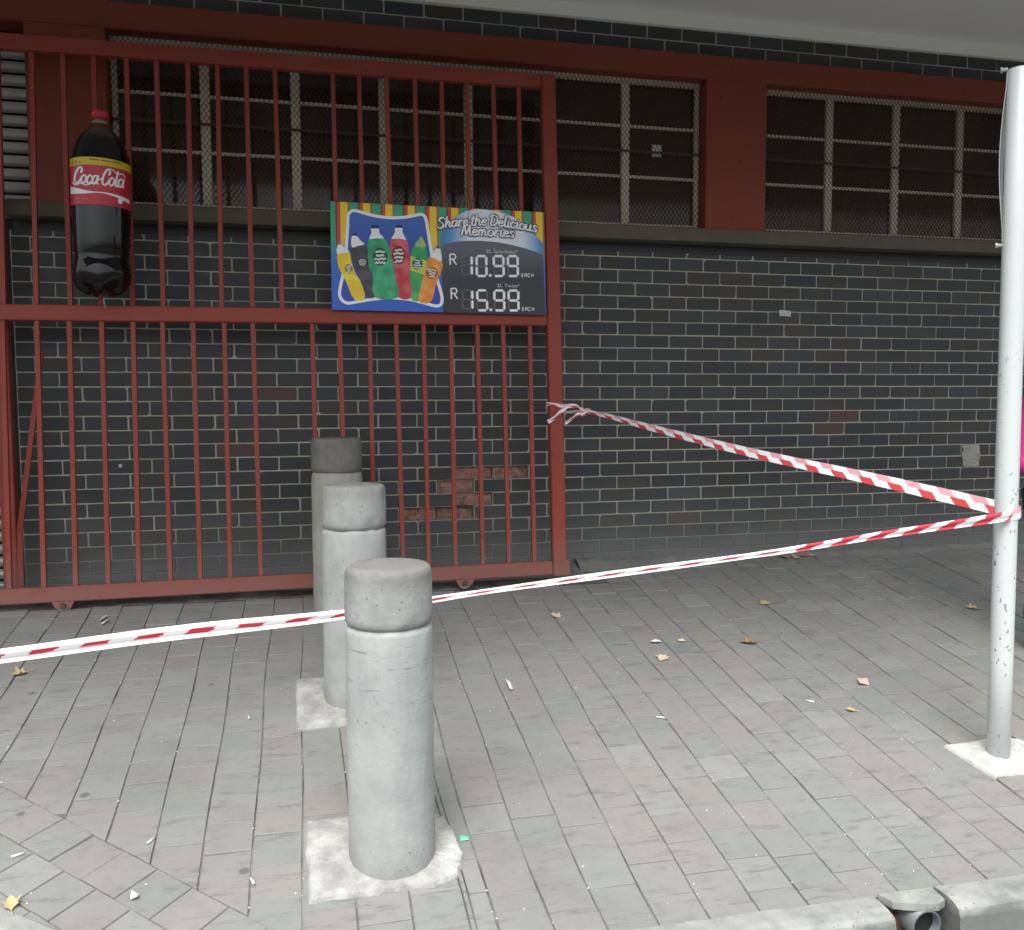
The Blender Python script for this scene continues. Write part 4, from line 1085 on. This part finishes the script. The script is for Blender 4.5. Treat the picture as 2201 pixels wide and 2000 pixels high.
leaf(.591,-1.297,.09,1.5,brn,'thin dark brown curled leaf on the paving right of centre',.9)
for i, (x, y, s_, r_) in enumerate([(1.50,-.075,.09,.4),(1.575,-.09,.08,2.0),(1.64,-.07,.07,4.0),(1.71,-.06,.06,5.2)]):
    leaf(x, y, s_, r_, tan_ if i % 2 else brn, ('leftmost brown', 'second, tan', 'third, brown', 'rightmost tan')[i]+' leaf in the heap swept against the foot of the wall', .7).__setitem__('group', 'leaves heaped against the wall')
def scrap(x, y, pts, c, label, h=.008, name='paper_scrap', cat='litter'):
    vs = [(a, b, gz(x+a, y+b)-gz(x, y)+.003+random.uniform(0, h)) for a, b in pts]; n = len(vs)
    vs = [(0, 0, h+.004)]+vs; o = obj(name, mesh(name, vs, [(0, 1+i, 1+(i+1) % n) for i in range(n)]), c, label=label, cat=cat); o.location = (x, y, gz(x, y)+.001); return o
pw = flat('litter_white', (.78,.77,.76), .6); pk = plain('litter_pink', (.70,.42,.38), .5, .2); gr = plain('litter_green', (.10,.50,.25), .4, .2)
scrap(.902,-1.789,[(-.03,-.02),(.02,-.024),(.032,.012),(-.012,.024)],pk,'crumpled pink and white scrap on the paving left of the pole',.02)
scrap(.115,-1.217,[(-.03,-.014),(.03,-.018),(.028,.012),(-.02,.016)],pw,'white scrap with a dark end beside the pale leaf',.014)
scrap(.25,-1.225,[(-.018,-.01),(.02,-.012),(.016,.012),(-.014,.012)],pal,'tiny cream scrap right of the pale star shaped leaf',.01)
scrap(-.722,-1.576,[(-.008,-.045),(.010,-.03),(.012,.03),(-.006,.05)],pw,'white sliver of paper standing in a joint beyond the nearest bollard',.02)
scrap(-1.100,-2.574,[(-.016,-.008),(.014,-.010),(.016,.008),(-.014,.010)],gr,'tiny green wrapper at the edge of the nearest footing',.008)
scrap(-2.085,-2.672,[(-.010,-.008),(.010,-.010),(.011,.010),(-.009,.011)],pw,'small white pebble like scrap in the lower left paving',.016)
for i, q in enumerate([(-2.6,-.545), (-2.58,-.60)]):
    scrap(q[0], q[1], [(-.02,-.03),(-.005,-.035),(.012,.03),(-.002,.04)], pw, 'torn white plastic shred under the left gate wheel' if i == 0 else 'thin white shred lying nearest the tape under the left gate wheel', .012)
butts = [(-1.826,-1.671,1.7,'cigarette butt left of the middle bollard footing'), (-2.081,-2.414,1.15,'cigarette butt beside the line where the diagonal paving begins'),
         (-1.758,-2.661,1.9,'cigarette butt just left of the nearest bollard footing'), (-2.464,-2.418,.5,'cigarette butt on the diagonal paving at the left edge'),
         (.561,-1.906,2.2,'cigarette butt lying in a joint left of the pole'), (-.156,-1.936,2.6,'cigarette butt in the middle of the paving right of the nearest bollard')]
bme = MB(); bme.tube([(-.018,0,.005), (.018,0,.005)], .0036, 7); bme = bme.me('cigarette_butt', True); bme.materials.append(plain('butt_paper', (.74,.70,.62), .8, .15))
for x, y, a, lab in butts:
    o = obj('cigarette_butt', bme, None, label=lab, cat='cigarette butt', group='cigarette butts on the paving'); o.location = (x, y, gz(x, y)+.001); o.rotation_euler = (R(8.8)*math.cos(a), -R(8.8)*math.sin(a)*0, a)
crumbs = MB(); rng = random.Random(5)
lines = left+right
for i in range(520):
    x = rng.choice(lines)+rng.gauss(0, .006) if rng.random() < .72 else rng.uniform(-2.7, 2.4); y = -3.0+2.7*rng.random()**1.5
    if KN[0]*x+KN[1]*y < KC+.01: continue
    s_ = rng.uniform(.0014, .0042); z0 = gz(x, y)
    crumbs.add([(x-s_, y-s_, z0), (x+s_, y-s_*.6, z0), (x+s_*.5, y+s_, z0), (x, y, z0+s_*1.1)], [(0,2,1),(0,1,3),(1,2,3),(2,0,3)])
obj('grit', mesh('grit', crumbs.v, crumbs.f), plain('grit_pale', (.55,.53,.49), .9, .3), kind='stuff', label='pale grit and crumbs caught in the paving joints')

# ------------------------------------------------------------------ person at the right edge
def skin(name, verts, edges, radii, mat, parent, root=0):
    me = bpy.data.meshes.new(name); me.from_pydata(verts, edges, []); me.update(); me.materials.append(mat)
    o = bpy.data.objects.new(name, me); col.objects.link(o); o.parent = parent
    md = o.modifiers.new('Skin', 'SKIN'); md.use_smooth_shade = True
    if not me.skin_vertices: me.skin_vertices.new()
    for i, r_ in enumerate(radii): me.skin_vertices[0].data[i].radius = r_ if isinstance(r_, tuple) else (r_, r_)
    me.skin_vertices[0].data[root].use_root = True
    ss = o.modifiers.new('Sub', 'SUBSURF'); ss.levels = 2; ss.render_levels = 2
    return o
px_, py_ = 2.118, -1.60
per = empty('person', (px_, py_, gz(px_, py_)), (0, 0, R(186)), label='person in a pink top at the right edge, mostly hidden beyond the pole', cat='person')
skn = plain('skin', (.16,.085,.055), .55, .1); pnk = plain('pink_knit', (.62,.035,.24), .8, .15, 40); jean = plain('dark_denim', (.03,.035,.06), .85, .2, 50); hair = plain('black_hair', (.012,.011,.010), .6, .2, 60); shoe = plain('dark_shoe', (.03,.028,.027), .5, .2)
BV = [(0,0,.88),(0,.01,1.06),(0,0,1.25),(0,0,1.34),(0,0,1.41),(0,-.01,1.50),(0,-.015,1.60),
      (-.085,0,.80),(-.09,.015,.46),(-.09,-.02,.08),(-.09,.10,.03),(.085,0,.80),(.09,.015,.46),(.09,-.02,.08),(.09,.10,.03),
      (-.165,0,1.29),(-.205,-.02,1.05),(-.215,.04,.84),(-.215,.06,.77),(.165,0,1.29),(.222,-.03,.96),(.13,.19,.965),(.11,.25,.97)]
BE = [(0,1),(1,2),(2,3),(3,4),(4,5),(5,6),(0,7),(7,8),(8,9),(9,10),(0,11),(11,12),(12,13),(13,14),(2,15),(15,16),(16,17),(17,18),(2,19),(19,20),(20,21),(21,22)]
BRD = [(.14,.10),(.12,.09),(.13,.09),(.055,.05),(.05,.05),(.078,.092),(.068,.075),.082,.055,.04,.035,.082,.055,.04,.035,.052,.04,.03,.028,.052,.04,.03,.028]
skin('body', BV, BE, BRD, skn, per)
tv = [(0,0,.80),(0,.01,1.02),(0,0,1.25),(0,0,1.335),(-.165,0,1.29),(-.207,-.02,1.05),(-.217,.035,.86),(.165,0,1.29),(.224,-.03,.955),(.14,.17,.965)]
skin('top', tv, [(0,1),(1,2),(2,3),(2,4),(4,5),(5,6),(2,7),(7,8),(8,9)], [(.185,.15),(.172,.14),(.16,.12),(.07,.065),.066,.054,.044,.066,.054,.044], pnk, per)
skin('trousers', [(0,0,.94),(-.085,0,.78),(-.09,.015,.46),(-.09,-.02,.12),(.085,0,.78),(.09,.015,.46),(.09,-.02,.12)], [(0,1),(1,2),(2,3),(0,4),(4,5),(5,6)], [(.15,.12),.098,.07,.056,.098,.07,.056], jean, per)
skin('hair', [(0,-.03,1.53),(0,-.03,1.63),(0,-.10,1.52)], [(0,1),(0,2)], [(.085,.095),(.072,.08),(.05,.05)], hair, per)
for s_ in (-1, 1):
    skin('shoe', [(s_*.09,-.05,.035),(s_*.09,.06,.03),(s_*.09,.14,.025)], [(0,1),(1,2)], [.045,.042,.03], shoe, per)
    hx = s_*.215
    hv = [(hx,.06,.775),(hx,.075,.70)]; he = [(0,1)]; hr = [(.022,.034),(.020,.036)]
    for f_ in range(4):
        yb = .05+.018*f_; b0 = len(hv); hv += [(hx-s_*.004, yb, .665), (hx-s_*.012, yb+.004, .635-.006*(1 if f_ in (1, 2) else 0)), (hx-s_*.026, yb+.004, .612)]; he += [(1, b0), (b0, b0+1), (b0+1, b0+2)]; hr += [.0095, .0085, .0075]
    b0 = len(hv); hv += [(hx-s_*.006, .105, .735), (hx-s_*.016, .122, .70), (hx-s_*.02, .125, .68)]; he += [(0, b0), (b0, b0+1), (b0+1, b0+2)]; hr += [.012, .0095, .008]
    if s_ > 0:      # bent arm: the hand points forward
        hv = [(.11+(q[0]-hx)*.9, .25+(.775-q[2]), .97+(q[1]-.06)) for q in hv]
    skin('hand', hv, he, hr, skn, per)
fc = MB(); fc.tube([(0,.085,1.56), (0,.108,1.515), (0,.092,1.505)], [.008,.016,.010], 8); fc.build('nose', skn, per, True)
for s_ in (-1, 1):
    e = MB(); e.lathe([(.002,-.010),(.010,-.006),(.012,0),(.010,.006),(.002,.010)], 12); me = e.me('eye', True); me.transform(Matrix.Translation((s_*.032, .078, 1.548))); obj('eye', me, flat('eye_white', (.6,.58,.55), .3), per)
    e = MB(); e.tube([(s_*.082,-.01,1.56), (s_*.094,-.018,1.54), (s_*.084,-.008,1.51)], [.010,.016,.010], 8); e.build('ear', skn, per, True)
e = MB(); e.tube([(-.028,.083,1.472), (0,.094,1.470), (.028,.083,1.472)], [.004,.008,.004], 8); e.build('mouth', plain('lips', (.20,.07,.06), .5, .1), per, True)
